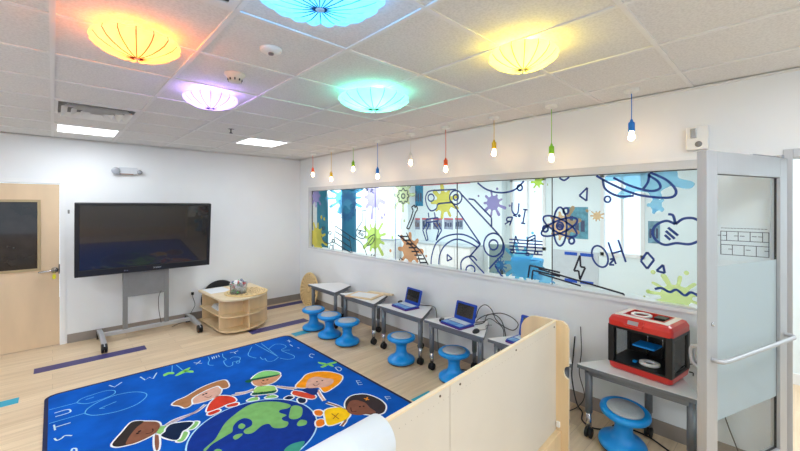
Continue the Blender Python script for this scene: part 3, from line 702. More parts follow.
mxs = Matrix.Translation((-dx-.001, .03, .352)) @ Matrix.Rotation(math.radians(28), 4, 'Y')
b = MB(); b.prism(rrect(-.024, .024, -.065, .065, .012), -.004, .006, M_red, mx=mxs @ Matrix.Rotation(-PI/2, 4, 'Y')); b.build('control_panel', None, t)
MB().box(-.0075, -.0062, -.035, .035, -.014, .014, mx=mxs).build('control_screen', P('lcd_grey', (160, 160, 162), .2), t)
b = MB(); b.tube([(0, -.08, .322), (0, -.08, .386)], .001, 4); b.box(-.03, .05, -.12, -.05, .34, .392); b.build('extruder_carriage', M_black, t, .004)
b = MB(); b.lathe([(.055, 0), (.068, .002), (.068, .014), (.055, .016), (.05, .014), (.05, .002), (.055, 0)], 30, cap=False, c=(.02, .05, .368)); b.build('top_filament_ring', M_white, t)
MB().box(-.09, .05, -.075, .07, .175, .187).build('build_plate', P('blue_build_plate', (0, 135, 225), .4), t, .003)
b = MB(); b.box(.05, .15, -.03, .03, .155, .175); b.box(.02, .06, -.06, .06, .16, .176); b.tube([(.13, -.05, .06), (.13, -.05, .315)], .006, 8); b.tube([(.13, .05, .06), (.13, .05, .315)], .006, 8); b.build('lift_arm', M_silver, t)
b = MB(); b.lathe([(.036, 0), (.064, .002), (.064, .016), (.036, .018), (.031, .016), (.031, .002), (.036, 0)], 32, cap=False, c=(-.05, -.03, .0625)); b.build('filament_coil', M_white, t)
MB().box(-.1, -.07, .04, .065, .0625, .075).build('blue_clip', M_blue, t, .003)
b = MB(); b.tube(smooth([(dx-.03, -dy-.001, .03), (dx-.02, -dy-.02, .028), (dx-.05, -dy-.03, .02)], k=4), .004, 6); b.build('power_cord', M_black, t)
# ================================================================ DIVIDER AND ROLL
DYd = 1.10
TH = .061; OX, OY = .117, -.103
def div_w(x, y, z=0): return (x*math.cos(TH)-y*math.sin(TH)+OX, x*math.sin(TH)+y*math.cos(TH)+OY, z)
def div_l(px, py):
    d = ray(px, py); c, q = math.cos(TH), math.sin(TH)
    ox, oy = -OX*c-OY*q, OX*q-OY*c
    dx_, dy_ = d[0]*c+d[1]*q, -d[0]*q+d[1]*c; k = (DYd-oy)/dy_
    return (ox+dx_*k, DYd, CAMZ+d[2]*k)
SMX = div_l(450, 400)[0]
t = thing('room_divider', 'cream panelled low divider with birch edges in the foreground', 'divider', (OX, OY, 0), TH)
for x0, x1 in ((-.3, SMX-.002), (SMX+.002, 2.545)):
    MB().box(x0, x1, DYd, DYd+.018, .22, .993).build('panel', M_cream, t)
MB().box(-.3, 2.545, DYd-.001, DYd+.019, .9932, 1.002).build('top_edge', M_birchl, t, .002)
MB().box(-.3, 2.545, DYd-.035, DYd+.02, .02, .235).build('base_rail', M_birch, t, .004)
b = MB(); prof = [(DYd-.085, 0), (DYd-.085, .60)]
for k_ in range(9):
    a = -PI/2+PI*k_/8; prof.append((DYd-.085+.034*math.cos(a), .655+.045*math.sin(a)))
prof += [(DYd-.085, .71), (DYd-.085, .955), (DYd-.075, .985), (DYd-.045, 1.003), (DYd+.14, 1.003)]
prof += [(DYd+.14+.12*math.sin(a), .883+.12*math.cos(a)) for a in [PI/2*k_/8 for k_ in range(1, 9)]]+[(DYd+.26, 0)]
mx = Matrix.Translation((2.545, 0, 0)) @ Matrix(((0, 0, 1, 0), (1, 0, 0, 0), (0, 1, 0, 0), (0, 0, 0, 1)))
b.prism(prof, 0, .02, M_birch, mx=mx, side=M_birchl); b.build('end_panel', None, t, .002)
b = MB(); b.prism([(p[0], p[1]) for p in ((DYd-.03, 0), (DYd-.03, .2), (DYd+.2, .2), (DYd+.28, 0))], 0, .02, M_birch, mx=Matrix.Translation((-.3, 0, 0)) @ Matrix(((0, 0, 1, 0), (1, 0, 0, 0), (0, 1, 0, 0), (0, 0, 0, 1)))); b.build('foot', None, t)
for px, py in ((440, 396), (460, 384), (516, 350), (554, 327)):
    p = div_l(px, py); b = MB(); b.lathe([(.0055, 0), (.0055, .003), (.003, .004)], 12, mx=Matrix.Translation(p) @ Matrix.Rotation(PI/2, 4, 'X')); b.build('bolt', P('bronze_bolt', (96, 78, 64), .4, .6), t)
b = MB()
for i in range(44):
    x = .9+i*.036
    b.lathe([(.0018, 0), (.0018, .0006)], 8, mx=Matrix.Translation((x, DYd, .945)) @ Matrix.Rotation(PI/2, 4, 'X'))
b.build('pin_holes', P('pin_hole', (170, 158, 142), .7), t)
b = MB(); b.box(2.53, 2.545, DYd-.03, DYd-.005, .26, .30); b.build('latch', M_white, t, .004)
t = thing('storage_box', 'low birch box under the white paper roll at the bottom edge', 'box', (OX, OY, 0), TH)
MB().box(-.35, .765, .885, 1.06, .967, .987).build('top', M_birch, t, .004)
b = MB(); b.box(-.34, .755, .895, .913, .0, .967); b.box(-.34, .755, 1.032, 1.05, 0, .967); b.box(-.34, -.322, .913, 1.032, 0, .967); b.box(.737, .755, .913, 1.032, 0, .967); b.build('body', M_birch, t)
t = thing('paper_roll', 'thick white paper roll lying in the foreground before the divider', 'paper roll', div_w(-.113, .985, 1.0575), TH)
mx = Matrix.Rotation(PI/2, 4, 'Y')
b = MB(); b.lathe([(.020, -.24), (.068, -.24), (.070, -.238), (.070, .838), (.068, .84), (.020, .84), (.020, .83)], 56, mx=mx, cap=False); b.build('roll', P('roll_paper', (216, 221, 226), .7, var=.01), t)
b = MB(); b.lathe([(.0702, -.23), (.0709, -.228), (.0709, .700), (.0702, .702)], 56, mx=mx, cap=False); b.build('outer_wrap', P('roll_paper', (216, 221, 226)), t)
MB().tube([(-.24, 0, 0), (.835, 0, 0)], .019, 16).build('core', P('cardboard', (190, 160, 120), .8), t)
# ================================================================ RUG
class Rug:
    def __init__(s): s.b = MB(); s.k = 0
    def z(s): return .0105+.00035*s.k
    def poly(s, pts, rgb, sm=True, lay=1, pat=True):
        if sm: pts = smooth(pts, True, 4)
        s.flat(pts, s.mat(rgb), .0105+.0004*lay)
    def flat(s, pts, mat, z):
        tri = tessellate_polygon([[Vector((x, y, 0)) for x, y in pts]]); fs = []
        for t in tri:
            p, q, r = [pts[i] for i in t]
            fs.append(tuple(t) if (q[0]-p[0])*(r[1]-p[1])-(q[1]-p[1])*(r[0]-p[0]) > 0 else tuple(t[::-1]))
        s.b.add([(x, y, z) for x, y in pts], fs, mat)
    def mat(s, rgb): return P('rug_print_%d_%d_%d' % tuple(rgb), rgb, .9, var=.12, scale=14, spec=.15)
    def line(s, pts, rgb, w=.008, sm=True, lay=2, closed=False):
        if sm: pts = smooth(pts, closed, 4)
        if closed: pts = list(pts)+[pts[0]]
        ribbon(s.b, pts, w, lambda x, y: (x, y, .0105+.0004*lay), s.mat(rgb), closed)
def ribbon(b, pts, w, f3, mat, closed=False):
    n = len(pts); vs = []
    for i in range(n):
        if closed: a, c = pts[i-1 if i > 0 else n-2], pts[i+1 if i < n-1 else 1]
        else: a, c = pts[max(0, i-1)], pts[min(n-1, i+1)]
        dx, dy = c[0]-a[0], c[1]-a[1]; q = math.hypot(dx, dy) or 1
        nx, ny = -dy/q*w/2, dx/q*w/2
        vs += [f3(pts[i][0]+nx, pts[i][1]+ny), f3(pts[i][0]-nx, pts[i][1]-ny)]
    b.add(vs, [(2*i, 2*i+1, 2*i+3, 2*i+2) for i in range(n-1)], mat)
RX0, RX1, RY0, RY1 = -.05, 2.40, 1.55, 4.84
rg = Rug()
rb = rrect(RX0, RX1, RY0, RY1, .09, 8)
M_rug = P('rug_blue', (4, 84, 180), .95, var=.22, scale=3.5, spec=.15, bump=.15)
M_rede = P('rug_binding', (12, 28, 70), .9)
rg.b.prism(rb, 0.0003, .010, M_rug, side=M_rede)
ribbon(rg.b, rrect(RX0+.008, RX1-.008, RY0+.008, RY1-.008, .085, 8)+[rrect(RX0+.008, RX1-.008, RY0+.008, RY1-.008, .085, 8)[0]], .028, lambda x, y: (x, y, .0106), M_rede, True)
def U(ox, oy, s):
    return lambda pts: [on_z(ox+x/s, oy+y/s, .011)[:2] for x, y in pts]
WHT = (232, 236, 240)
def shape(u, pts, rgb, lay, out=True, w=.017):
    q = u(pts)
    if out: rg.line(q, WHT, w*1.6, lay=lay-.5, closed=True)
    rg.poly(q, rgb, lay=lay)
# globe
GC = (1.185, 2.955); GR = .482
circ = [(GC[0]+GR*math.cos(2*PI*i/72), GC[1]+GR*math.sin(2*PI*i/72)) for i in range(72)]
rg.poly(circ, (12, 50, 140), False, 1); rg.line(circ, (170, 215, 240), .012, False, 1.5, True)
u5 = U(185, 395, 5.714); LAND = (122, 178, 104)
for pts in ([(105,315),(130,290),(170,255),(195,215),(230,160),(280,115),(350,65),(420,42),(520,38),(600,55),(590,75),(545,85),(540,100),(580,115),(555,130),(560,145),(590,155),(580,180),(540,190),(500,185),(480,165),(440,175),(390,215),(350,222),(335,210),(345,195),(380,175),(380,145),(340,132),(300,150),(275,180),(270,210),(240,230),(190,260),(150,285),(120,318)],
            [(600,90),(610,65),(640,60),(670,75),(665,120),(630,138),(595,130)], [(640,165),(660,142),(695,148),(690,170),(650,178)],
            [(305,175),(325,162),(345,175),(330,193),(308,190)], [(275,240),(295,225),(330,222),(310,245),(285,255)], [(165,320),(185,308),(210,315),(200,330)]):
    rg.poly(u5(pts), LAND, lay=2)
rg.poly(u5([(565,320),(600,285),(660,266),(685,268),(660,310),(640,330),(590,345)]), (60, 150, 130), lay=2)
# boy with dark hair
u = U(110, 400, 8.844); SK1 = (132, 84, 64); NAVY = (16, 34, 66); GRN = (138, 194, 112)
rg.line(u([(500,225),(620,170),(730,120),(800,75)]), (200, 190, 200), .03, lay=3)
shape(u, [(400,300),(425,300),(435,380),(425,440),(405,440),(395,380)], SK1, 3)
hd = [(20,395),(60,340),(110,285),(170,215),(215,190),(300,190),(400,192),(438,210),(438,245),(410,285),(350,325),(240,375),(150,400),(60,415)]
shape(u, hd, SK1, 4)
rg.poly(u([(22,398),(60,340),(110,285),(170,215),(215,190),(300,190),(240,240),(180,310),(140,380),(140,400),(60,412)]), (52, 44, 42), lay=5)
shape(u, [(440,245),(470,232),(525,240),(480,295),(430,300),(415,285)], GRN, 4)
shape(u, [(735,195),(785,197),(745,250),(690,262),(700,235)], GRN, 4); shape(u, [(640,285),(690,290),(650,360),(595,368),(600,350)], GRN, 4)
shape(u, [(500,250),(560,210),(730,195),(690,250),(640,280),(590,355),(455,320),(490,280)], NAVY, 5)
def eye(u, x, y, s=.012):
    c = u([(x, y)])[0]; rg.poly([(c[0]+s*math.cos(a), c[1]+s*math.sin(a)) for a in [i*PI/4 for i in range(8)]], (30, 20, 20), False, 6)
eye(u, 262, 278); eye(u, 245, 296); rg.line(u([(315,300),(350,295),(380,275),(375,255)]), (60, 25, 20), .008, lay=6)
# girl in red
u = U(160, 350, 7.51); SK2 = (214, 166, 148)
u7 = U(160, 340, 4.06); RED = (206, 58, 40)
rg.line(u7([(185,262),(140,295),(60,325),(20,350)]), WHT, .036, lay=3); rg.line(u7([(185,262),(140,295),(60,325),(20,350)]), (190, 170, 180), .018, lay=3.5)
rg.line(u7([(290,226),(340,217),(385,202)]), WHT, .036, lay=3); rg.line(u7([(290,226),(340,217),(385,202)]), (190, 170, 180), .018, lay=3.5)
shape(u, [(95,405),(130,380),(190,355),(250,320),(310,285),(380,255),(450,232),(495,230),(515,275),(470,290),(440,270),(400,280),(330,310),(240,365),(235,410),(190,435),(150,420),(105,415)], (170, 116, 76), 5)
shape(u, [(240,370),(330,315),(400,285),(445,275),(460,300),(440,340),(380,370),(300,395),(245,402)], SK2, 4)
eye(u, 325, 338); eye(u, 347, 328); rg.line(u([(335,352),(365,358),(388,345)]), (90, 40, 40), .007, lay=6)
shape(u7, [(195,297),(235,282),(242,290),(205,305)], RED, 3); shape(u7, [(275,262),(315,255),(312,266),(275,272)], RED, 3)
shape(u7, [(190,287),(205,255),(240,228),(290,230),(308,248),(270,262),(240,276),(200,290)], RED, 4)
# boy with green cap
u = U(235, 360, 8.889)
for pl_ in ([(165,260),(100,285),(0,300)], [(360,235),(440,248),(530,258)]):
    rg.line(u(pl_), WHT, .04, lay=3); rg.line(u(pl_), (200, 172, 165), .02, lay=3.5)
shape(u, [(185,305),(205,305),(200,340),(180,340)], SK1, 2.5, False); shape(u, [(285,298),(305,296),(305,320),(285,325)], SK1, 2.5, False)
shape(u, [(115,355),(160,335),(200,335),(200,355),(120,365)], GRN, 3); shape(u, [(275,330),(330,312),(368,320),(365,332),(280,340)], GRN, 3)
shape(u, [(165,290),(250,285),(360,265),(358,288),(300,300),(160,312)], (20, 92, 70), 3.5)
shape(u, [(190,245),(230,232),(340,232),(362,258),(355,270),(250,285),(165,288)], (158, 204, 112), 4)
shape(u, [(160,180),(250,163),(395,132),(385,165),(340,200),(280,222),(210,232),(165,215)], (204, 146, 110), 4.5)
shape(u, [(150,165),(190,130),(240,105),(300,98),(370,105),(400,125),(320,148),(240,162),(160,178)], (134, 204, 120), 5)
rg.poly(u([(90,190),(110,178),(160,168),(390,128),(360,145),(250,168),(160,184),(140,200),(100,202)]), (20, 92, 66), lay=5.5)
eye(u, 252, 184); eye(u, 288, 178); rg.line(u([(232,202),(258,214),(282,206)]), (90, 30, 30), .007, lay=6)
# girl with orange hair
u = U(280, 340, 4.067); ORG = (246, 150, 22)
rg.line(u([(153,203),(165,225),(180,247)]), WHT, .04, lay=3); rg.line(u([(153,203),(165,225),(180,247)]), SK2, .02, lay=3.5)
rg.line(u([(0,190),(30,194),(70,196)]), WHT, .036, lay=3); rg.line(u([(0,190),(30,194),(70,196)]), (200, 172, 165), .018, lay=3.5)
shape(u, [(65,190),(90,160),(110,140),(150,130),(200,130),(250,145),(245,170),(215,195),(182,212),(165,196),(150,190),(110,195)], ORG, 4)
shape(u, [(18,238),(35,228),(55,232),(40,242)], NAVY, 3); shape(u, [(72,240),(90,234),(105,242),(100,255),(80,255)], NAVY, 3)
shape(u, [(50,215),(65,207),(140,225),(130,240),(60,225)], (206, 72, 46), 4); rg.poly(u([(90,205),(110,195),(140,195),(155,205),(140,225),(100,212)]), (20, 50, 120), lay=4.5)
rg.poly(u([(105,190),(115,162),(145,150),(180,155),(215,160),(215,175),(190,190),(150,195),(115,196)]), (216, 168, 150), lay=5)
eye(u, 150, 170, .01); eye(u, 172, 166, .01); rg.line(u([(134,180),(146,187),(160,178)]), (90, 40, 40), .007, lay=6)
# girl in yellow
rg.line(u([(190,255),(230,268),(275,290)]), WHT, .04, lay=3); rg.line(u([(190,255),(230,268),(275,290)]), SK1, .02, lay=3.5)
rg.line(u([(270,318),(262,335),(250,350)]), WHT, .04, lay=3); rg.line(u([(270,318),(262,335),(250,350)]), SK1, .02, lay=3.5)
for q in ([(140,290),(160,285),(175,295),(165,308),(145,305)], [(148,330),(170,322),(185,335),(170,350),(150,350)]): shape(u, q, (232, 122, 30), 3)
rg.line(u([(170,297),(195,300)]), SK1, .015, lay=3.2); rg.line(u([(178,335),(200,330)]), SK1, .015, lay=3.2)
shape(u, [(185,285),(235,275),(260,280),(285,300),(265,325),(200,348),(185,320)], (250, 194, 20), 4)
rg.line(u([(210,300),(240,322)]), (150, 80, 20), .008, lay=4.5); rg.line(u([(215,322),(238,298)]), (150, 80, 20), .008, lay=4.5)
shape(u, [(265,265),(275,240),(300,225),(350,222),(400,240),(428,265),(425,290),(410,300),(380,305),(330,300),(280,295)], (56, 46, 48), 4)
rg.poly(u([(274,270),(285,250),(310,245),(345,255),(365,275),(390,295),(350,302),(320,306),(285,300),(272,285)]), (126, 78, 62), lay=5)
eye(u, 325, 272, .01); eye(u, 340, 270, .01); rg.line(u([(288,275),(292,292),(312,290)]), (60, 20, 20), .008, lay=6)
rg.line(u([(342,238),(362,244)]), (240, 140, 30), .014, lay=6); rg.line(u([(350,246),(356,234)]), (240, 140, 30), .014, lay=6)
# chalk drawings and letters
CH1 = (96, 180, 226); CH2 = (190, 216, 226)
def chalk(ox, oy, s, lines, col=CH1, w=.008, sm=True):
    uu = U(ox, oy, s)
    for q in lines: rg.line(uu(q), col, w, sm and len(q) > 2, 1.2)
chalk(40, 370, 5.567, [[(250,240),(265,215),(330,175),(420,140),(520,122),(585,128),(590,150),(540,190),(450,225),(360,245),(290,252),(250,242)], [(50,298),(250,240)], [(205,182),(230,160),(300,135),(370,115),(415,115),(410,135),(340,165),(260,187),(206,183)], [(50,222),(205,182)], [(255,165),(300,150)], [(330,215),(425,175)], [(330,215),(360,212)]])
chalk(40, 370, 5.567, [[(80,240),(150,220),(170,225),(160,238),(85,260)], [(80,380),(95,392),(120,380),(140,365),(178,365)], [(175,451),(180,438),(200,437),(205,451)]], CH2, .012)
chalk(40, 370, 5.567, [[(78,305),(84,335)], [(80,320),(170,293)], [(385,85),(415,95),(455,68)], [(558,38),(585,55),(610,40),(630,48),(650,15)]], CH2, .012, False)
chalk(100, 360, 8, [[(578,45),(575,100)], [(610,40),(660,80)]])
for q in ([(505,118),(540,100),(590,98),(590,112),(550,115),(515,130)], [(600,125),(650,90),(720,58),(700,88),(630,122)], [(670,85),(740,85),(745,100),(690,98)]): rg.poly(U(100, 360, 8)(q), (128, 208, 104), lay=2)
chalk(160, 350, 7.51, [[(255,95),(315,100)], [(270,108),(305,80)]], CH2, .01, False)
chalk(200, 330, 8, [[(240,180),(275,178)], [(275,178),(305,165)], [(275,178),(285,190)], [(695,85),(730,90)], [(710,78),(716,98)], [(780,140),(795,146)], [(95,215),(102,232)], [(110,210),(116,228)], [(128,205),(134,222)], [(145,200),(156,215)]], CH2, .009, False)
chalk(200, 330, 8, [[(65,215),(75,240),(65,265),(75,280),(110,282)], [(180,190),(185,215),(210,235),(190,250),(205,280),(230,292),(260,280),(265,255),(310,250),(320,220),(270,215),(240,230)], [(300,245),(318,250),(310,265),(290,262),(300,245)], [(415,135),(395,170),(385,200),(410,215),(450,225)], [(440,112),(620,210)], [(490,108),(620,210)],
    [(480,215),(500,235),(520,230)], [(520,225),(540,250),(590,245),(630,215)], [(550,150),(600,115),(660,115),(690,135),(650,160),(720,160)], [(650,165),(700,185),(750,205),(750,225),(700,235),(640,225)]])
chalk(280, 340, 4.067, [[(140,60),(126,56),(120,66),(134,72)], [(224,112),(238,110),(250,118),(240,126),(224,112)], [(40,18),(52,26)]], CH2, .01)
chalk(280, 340, 4.067, [[(310,165),(320,182)], [(310,165),(326,166)], [(315,173),(332,172)], [(320,182),(336,180)], [(426,230),(438,244)], [(426,230),(448,230)], [(432,237),(452,236)]], CH2, .0065, False)
for q in ([(155,90),(185,94),(190,100),(165,98)], [(190,96),(225,88),(228,94),(195,101)], [(165,108),(190,98),(194,103),(175,112)], [(195,100),(212,100),(218,108),(205,106)]): rg.poly(U(280, 340, 4.067)(q), (128, 208, 104), lay=2)
tag(rg.b.build('rug', None), 'large bright blue rug printed with children holding hands around a globe', 'rug')
# ================================================================ WINDOW DECALS
GD = GX-.0012
def UW(ox, oy, s): return lambda pts: [on_x(ox+x/s, oy+y/s, GD)[1:] for x, y in pts]
ZL, ZH, YH, YL = WZ0+.02, WZ1-.073, WY1-.045, WY0+.04
def inside(p): return ZL < p[1] < ZH and YL < p[0] < YH
def clampp(p): return (min(max(p[0], YL), YH), min(max(p[1], ZL), ZH))
INK = P('navy_vinyl', (26, 62, 140), .5); INKB = P('black_vinyl', (26, 28, 48), .5)
def decal(name, label, u, lines, closed=(), mat=INK, w=.019, curves=(), ell=()):
    b = MB()
    def put(pts, cl):
        if cl: pts = list(pts)+[pts[0]]
        # subdivide and drop what falls outside the pane
        run = []
        for p in pts:
            if inside(p): run.append(p)
            else:
                if run: run.append(clampp(p))
                if len(run) > 1: ribbon(b, run, w, lambda y, z: (GD, y, z), mat)
                run = []
        if len(run) > 1: ribbon(b, run, w, lambda y, z: (GD, y, z), mat, cl and len(run) == len(pts))
    for q in lines:
        for a, c in zip(q, q[1:]): put(u([(a[0]+(c[0]-a[0])*k/4, a[1]+(c[1]-a[1])*k/4) for k in range(5)]), False)
    for q in closed:
        q = list(q)+[q[0]]
        for a, c in zip(q, q[1:]): put(u([(a[0]+(c[0]-a[0])*k/4, a[1]+(c[1]-a[1])*k/4) for k in range(5)]), False)
    for q in curves: put(u(smooth(q, False, 8)), False)
    for cx_, cy_, rx, ry, rot in ell:
        pts = []
        for i in range(36):
            a = 2*PI*i/36; x, y = rx*math.cos(a), ry*math.sin(a); r_ = math.radians(rot)
            pts.append((cx_+x*math.cos(r_)-y*math.sin(r_), cy_+x*math.sin(r_)+y*math.cos(r_)))
        put(u(pts), True)
    return tag(b.build(name, None), label, 'window decal', 'outline drawings stuck on the window glass')
_sc = [0]
def clip(pts):
    for ax_, lim, sg in ((0, YL, 1), (0, YH, -1), (1, ZL, 1), (1, ZH, -1)):
        out = []
        for i in range(len(pts)):
            a, b = pts[i-1], pts[i]; da = (a[ax_]-lim)*sg; db = (b[ax_]-lim)*sg
            if (da >= 0) != (db >= 0):
                k = da/(da-db); out.append((a[0]+(b[0]-a[0])*k, a[1]+(b[1]-a[1])*k))
            if db >= 0: out.append(b)
        pts = out
    return pts
def splat(label, px, py, r, rgb, op=.55, spikes=9, seed=1, drips=3, ax=1.0, amp=.55):
    rnd = random.Random(seed); y0, z0 = on_x(px, py, GD)[1:]
    _sc[0] += 1; gx_ = GD+.0002+.00001*_sc[0]
    op *= .78; rgb = tuple(int(v+(255-v)*.18) for v in rgb)
    b = MB(); pts = []
    for i in range(spikes):
        a = 2*PI*i/spikes; L_ = 1+amp*(rnd.random()*1.0-.25); w_ = .8+rnd.random()*.5
        for da, rr in ((-.42, .66), (-.17*w_, .70), (-.12*w_, .9*L_), (-.06*w_, L_*1.02), (.06*w_, L_*1.02), (.12*w_, .9*L_), (.17*w_, .70)):
            aa = a+da*2*PI/spikes*1.4; pts.append((y0+r*rr*math.cos(aa)*ax, z0+r*rr*math.sin(aa)))
    pts = clip(smooth(pts, True, 3))
    def fill(p):
        tri = tessellate_polygon([[Vector((x, y, 0)) for x, y in p]]); b.add([(gx_, x, y) for x, y in p], [tuple(t) for t in tri])
    fill(pts)
    for k in range(drips):
        a = rnd.random()*2*PI; d = r*(1.35+rnd.random()*.5); rr = r*(.06+rnd.random()*.08); c = (y0+d*math.cos(a), z0+d*math.sin(a))
        if inside(c): fill(clip([(c[0]+rr*math.cos(q*PI/6), c[1]+rr*math.sin(q*PI/6)) for q in range(12)]))
    o = b.build('paint_splat_decal', film('vinyl_%d_%d_%d_%d' % (*rgb, int(op*100)), rgb, op)); return tag(o, label, 'window decal', 'paint splat shapes stuck on the window glass')
uA = UW(420, 165, 3.607); uB = UW(550, 165, 3.006); uC = UW(300, 165, 4.507)
decal('robot_arm_decal', 'large robot arm outline with claw drawn on the window glass', uA,
    lines=[[(45,92),(130,88)], [(30,172),(32,190)], [(52,170),(55,190)], [(22,196),(65,190),(65,202),(22,208),(22,196)], [(25,207),(10,235),(22,272),(29,270),(22,238),(35,212)], [(60,205),(78,235),(58,272),(68,235),(48,210)],
           [(113,130),(218,285),(178,332),(232,392),(300,320)], [(148,104),(285,252)], [(175,122),(195,125),(258,190),(258,222)], [(270,362),(300,410)], [(98,322),(116,338),(98,346),(98,322)]],
    curves=[[(45,92),(28,98),(20,120),(26,148),(40,165),(58,158),(64,142),(80,138),(112,135)], [(40,378),(42,330),(60,280),(100,255),(150,250),(190,265),(217,288)], [(68,382),(70,330),(90,290),(130,268),(175,280),(208,298)], [(150,390),(148,352),(165,333),(190,330),(205,345)], [(300,320),(303,290),(290,258)]],
    ell=[(129,117,22,25,0), (129,117,9,10,0), (40,118,11,13,0), (265,288,35,42,0), (265,288,16,18,0), (182,378,16,16,0)])
decal('planet_decal', 'planet outline arc at the top of the glass above the purple splat', uA, [], curves=[[(205,62),(240,88),(290,100),(340,90),(375,58)]], ell=[(360,82,9,10,0)])
decal('letters_decal', 'mirrored hand drawn letters U R and I beside the purple splat', uA, [[(334,188),(323,218)], [(322,203),(306,214)], [(372,160),(388,162)], [(380,160),(371,210)], [(364,209),(380,212)], [(336,181),(350,186)]], w=.016,
    curves=[[(332,135),(332,165),(343,178),(353,172),(357,138)], [(334,188),(316,190),(313,201),(328,204)]], ell=[(358,183,3,3,0)])
decal('music_notes_decal', 'music notes on a stave drawn on the glass', uA, [[(322, 268+i*12), (442, 276+i*12)] for i in range(5)]+[[(335,310),(345,255),(356,284)], [(385,320),(388,265),(415,252),(416,314)], [(388,276),(415,264)]], w=.014, ell=[(333,312,6,5,0), (388,322,6,5,0), (419,317,6,5,0)])
decal('frame_decal', 'black cornered double line drawing on the pale blue splat', uA, [[(388,420),(396,362),(505,388)], [(402,425),(407,380),(505,402)]], mat=INKB, w=.017)
decal('atom_decal', 'atom with three orbits drawn on the glass', uB, [], ell=[(30,185,20,58,0), (28,186,58,19,-22), (30,184,56,20,28), (30,183,10,11,0), (30,183,4,4,0), (48,138,8,9,0), (65,228,8,9,0), (-14,192,8,9,0)])
decal('saturn_decal', 'ringed planet outline at the top right of the glass', uB, [], curves=[[(135,30),(190,60),(260,88),(330,98),(370,95),(378,75),(350,45),(300,22)], [(190,38),(240,62),(300,78),(330,70),(325,50),(295,30)], [(158,42),(165,70),(190,88),(220,95),(252,92)], [(298,25),(295,50),(280,72)]])
decal('triangle_decal', 'small triangle outline right of the atom, near the top', uB, [], closed=[[(88,92),(112,68),(110,108)]], w=.016)
decal('circle_decal', 'small circle outline below the ringed planet', uB, [], ell=[(173,103,9,9,0)], w=.016)
decal('apple_decal', 'apple outline with three slanted lines drawn on the glass', uB, [[(355,188),(385,212)], [(348,198),(375,222)], [(345,210),(362,225)]], curves=[[(377,178),(350,168),(320,180),(308,202),(318,225),(345,240),(380,235),(420,238),(455,225)], [(377,178),(400,162),(430,160),(455,172)], [(355,148),(370,152),(377,178)]])
decal('formula_decal', 'mirrored water formula H2O drawn on the glass', uB, [[(175,232),(198,298)], [(205,225),(228,292)], [(186,266),(216,258)], [(193,300),(178,300),(188,288)]], curves=[[(188,290),(190,282),(180,284)]], ell=[(150,275,22,34,-25)], w=.016)
decal('lightning_decal', 'black lightning bolt outline on the grey board', uB, [], closed=[[(90,272),(72,318),(86,318),(90,345),(106,308),(92,306)]], mat=INKB, w=.017)
decal('diamond_decal', 'diamond outline left of a small triangle', uB, [], closed=[[(292,262),(313,285),(292,312),(273,288)]], w=.017)
decal('triangle_decal', 'small triangle outline right of the diamond', uB, [], closed=[[(320,318),(340,300),(345,325)]], w=.017)
decal('wave_decal', 'wavy line on the lime splat at the bottom right', uB, [], curves=[[(315,373),(335,370),(360,382),(380,375),(405,392),(425,383),(455,400)]], w=.019)
decal('ruler_decal', 'long slanted ruler outline along the bottom of the glass', uB, [[(-35,312),(222,388),(220,402),(-35,325)]], mat=INKB, w=.016)
decal('half_circle_decal', 'small half circle at the top edge left of the ringed planet', uB, [], curves=[[(25,36),(42,46),(58,36)]], w=.017)
gp = []
for i in range(48):
    a = 2*PI*i/48; rr = 1+.16*math.cos(8*a); gp.append((465+23*rr*math.cos(a), 140+30*rr*math.sin(a)))
decal('gear_decal', 'black gear outline near the top of the glass', uC, [], closed=[gp], mat=INKB, ell=[(465,140,8,10,0)], w=.019)
decal('wrench_decal', 'black wrench outline below the gear', uC, [], closed=[[(480,285),(500,240),(510,205),(503,190),(516,180),(518,192),(526,184),(530,200),(520,215),(508,250),(492,288)]], mat=INKB, w=.019)
rung = []
for k in range(8):
    s = k/7.0; rung.append([(452+88*s, 322+118*s), (488+85*s, 322+118*s)])
decal('dna_decal', 'black DNA ladder on the orange splat', uC, rung, curves=[[(440,315),(480,345),(520,385),(545,450)], [(480,305),(500,345),(545,390),(578,451)]], mat=INKB, w=.020)
decal('leaf_decal', 'black leaf outline on the green splat', uC, [[(306,358),(330,325)]], curves=[[(302,365),(303,340),(318,322),(336,315),(336,335),(322,356),(302,365)]], mat=INKB, w=.017)
decal('flask_decal', 'black flask outline with bubbles drawn on the glass', uC, [[(278,207),(299,205)], [(283,210),(280,255)], [(297,210),(296,260)], [(256,292),(294,300)]], curves=[[(280,255),(256,292),(254,315),(268,328),(286,330),(295,318),(296,260)]], ell=[(268,308,4,4,0), (280,315,5,5,0), (272,297,3,3,0)], mat=INKB, w=.017)
decal('circuit_decal', 'black grid and curved wires drawn at the left end of the glass', uC, [[(160,275),(150,385)], [(160,275),(240,330)], [(160,300),(225,342)], [(158,325),(228,372)], [(156,350),(232,398)], [(190,296),(190,402)], [(222,318),(236,412)], [(135,360),(148,362),(142,390),(130,385),(135,360)]],
    curves=[[(150,110),(140,200),(145,290)], [(240,330),(270,345),(290,375),(302,412)], [(95,318),(110,348),(135,352),(150,340)]], ell=[(135,305,6,7,0), (105,285,5,6,0), (150,342,7,7,0)], mat=INKB, w=.017)
sp = []
for i in range(90):
    a = 2*PI*i/30*1.0; rr = (.55+.5*(i/90.0))*(1.12 if i % 2 else .86); sp.append((213+40*rr*math.cos(a), 190+62*rr*math.sin(a)))
decal('scribble_decal', 'dark blue spiky scribble ball over the blue splat', uC, [sp], mat=P('blue_vinyl', (20, 76, 140), .5), w=.014)
decal('squiggle_decal', 'black cut off letters at the top edge above the flask', uC, [[(252,108),(262,118),(266,104)], [(276,118),(280,106),(288,120)], [(296,120),(306,110),(298,106),(308,122)], [(316,124),(322,108),(330,112),(320,118),(334,128)]], mat=INKB, w=.016)
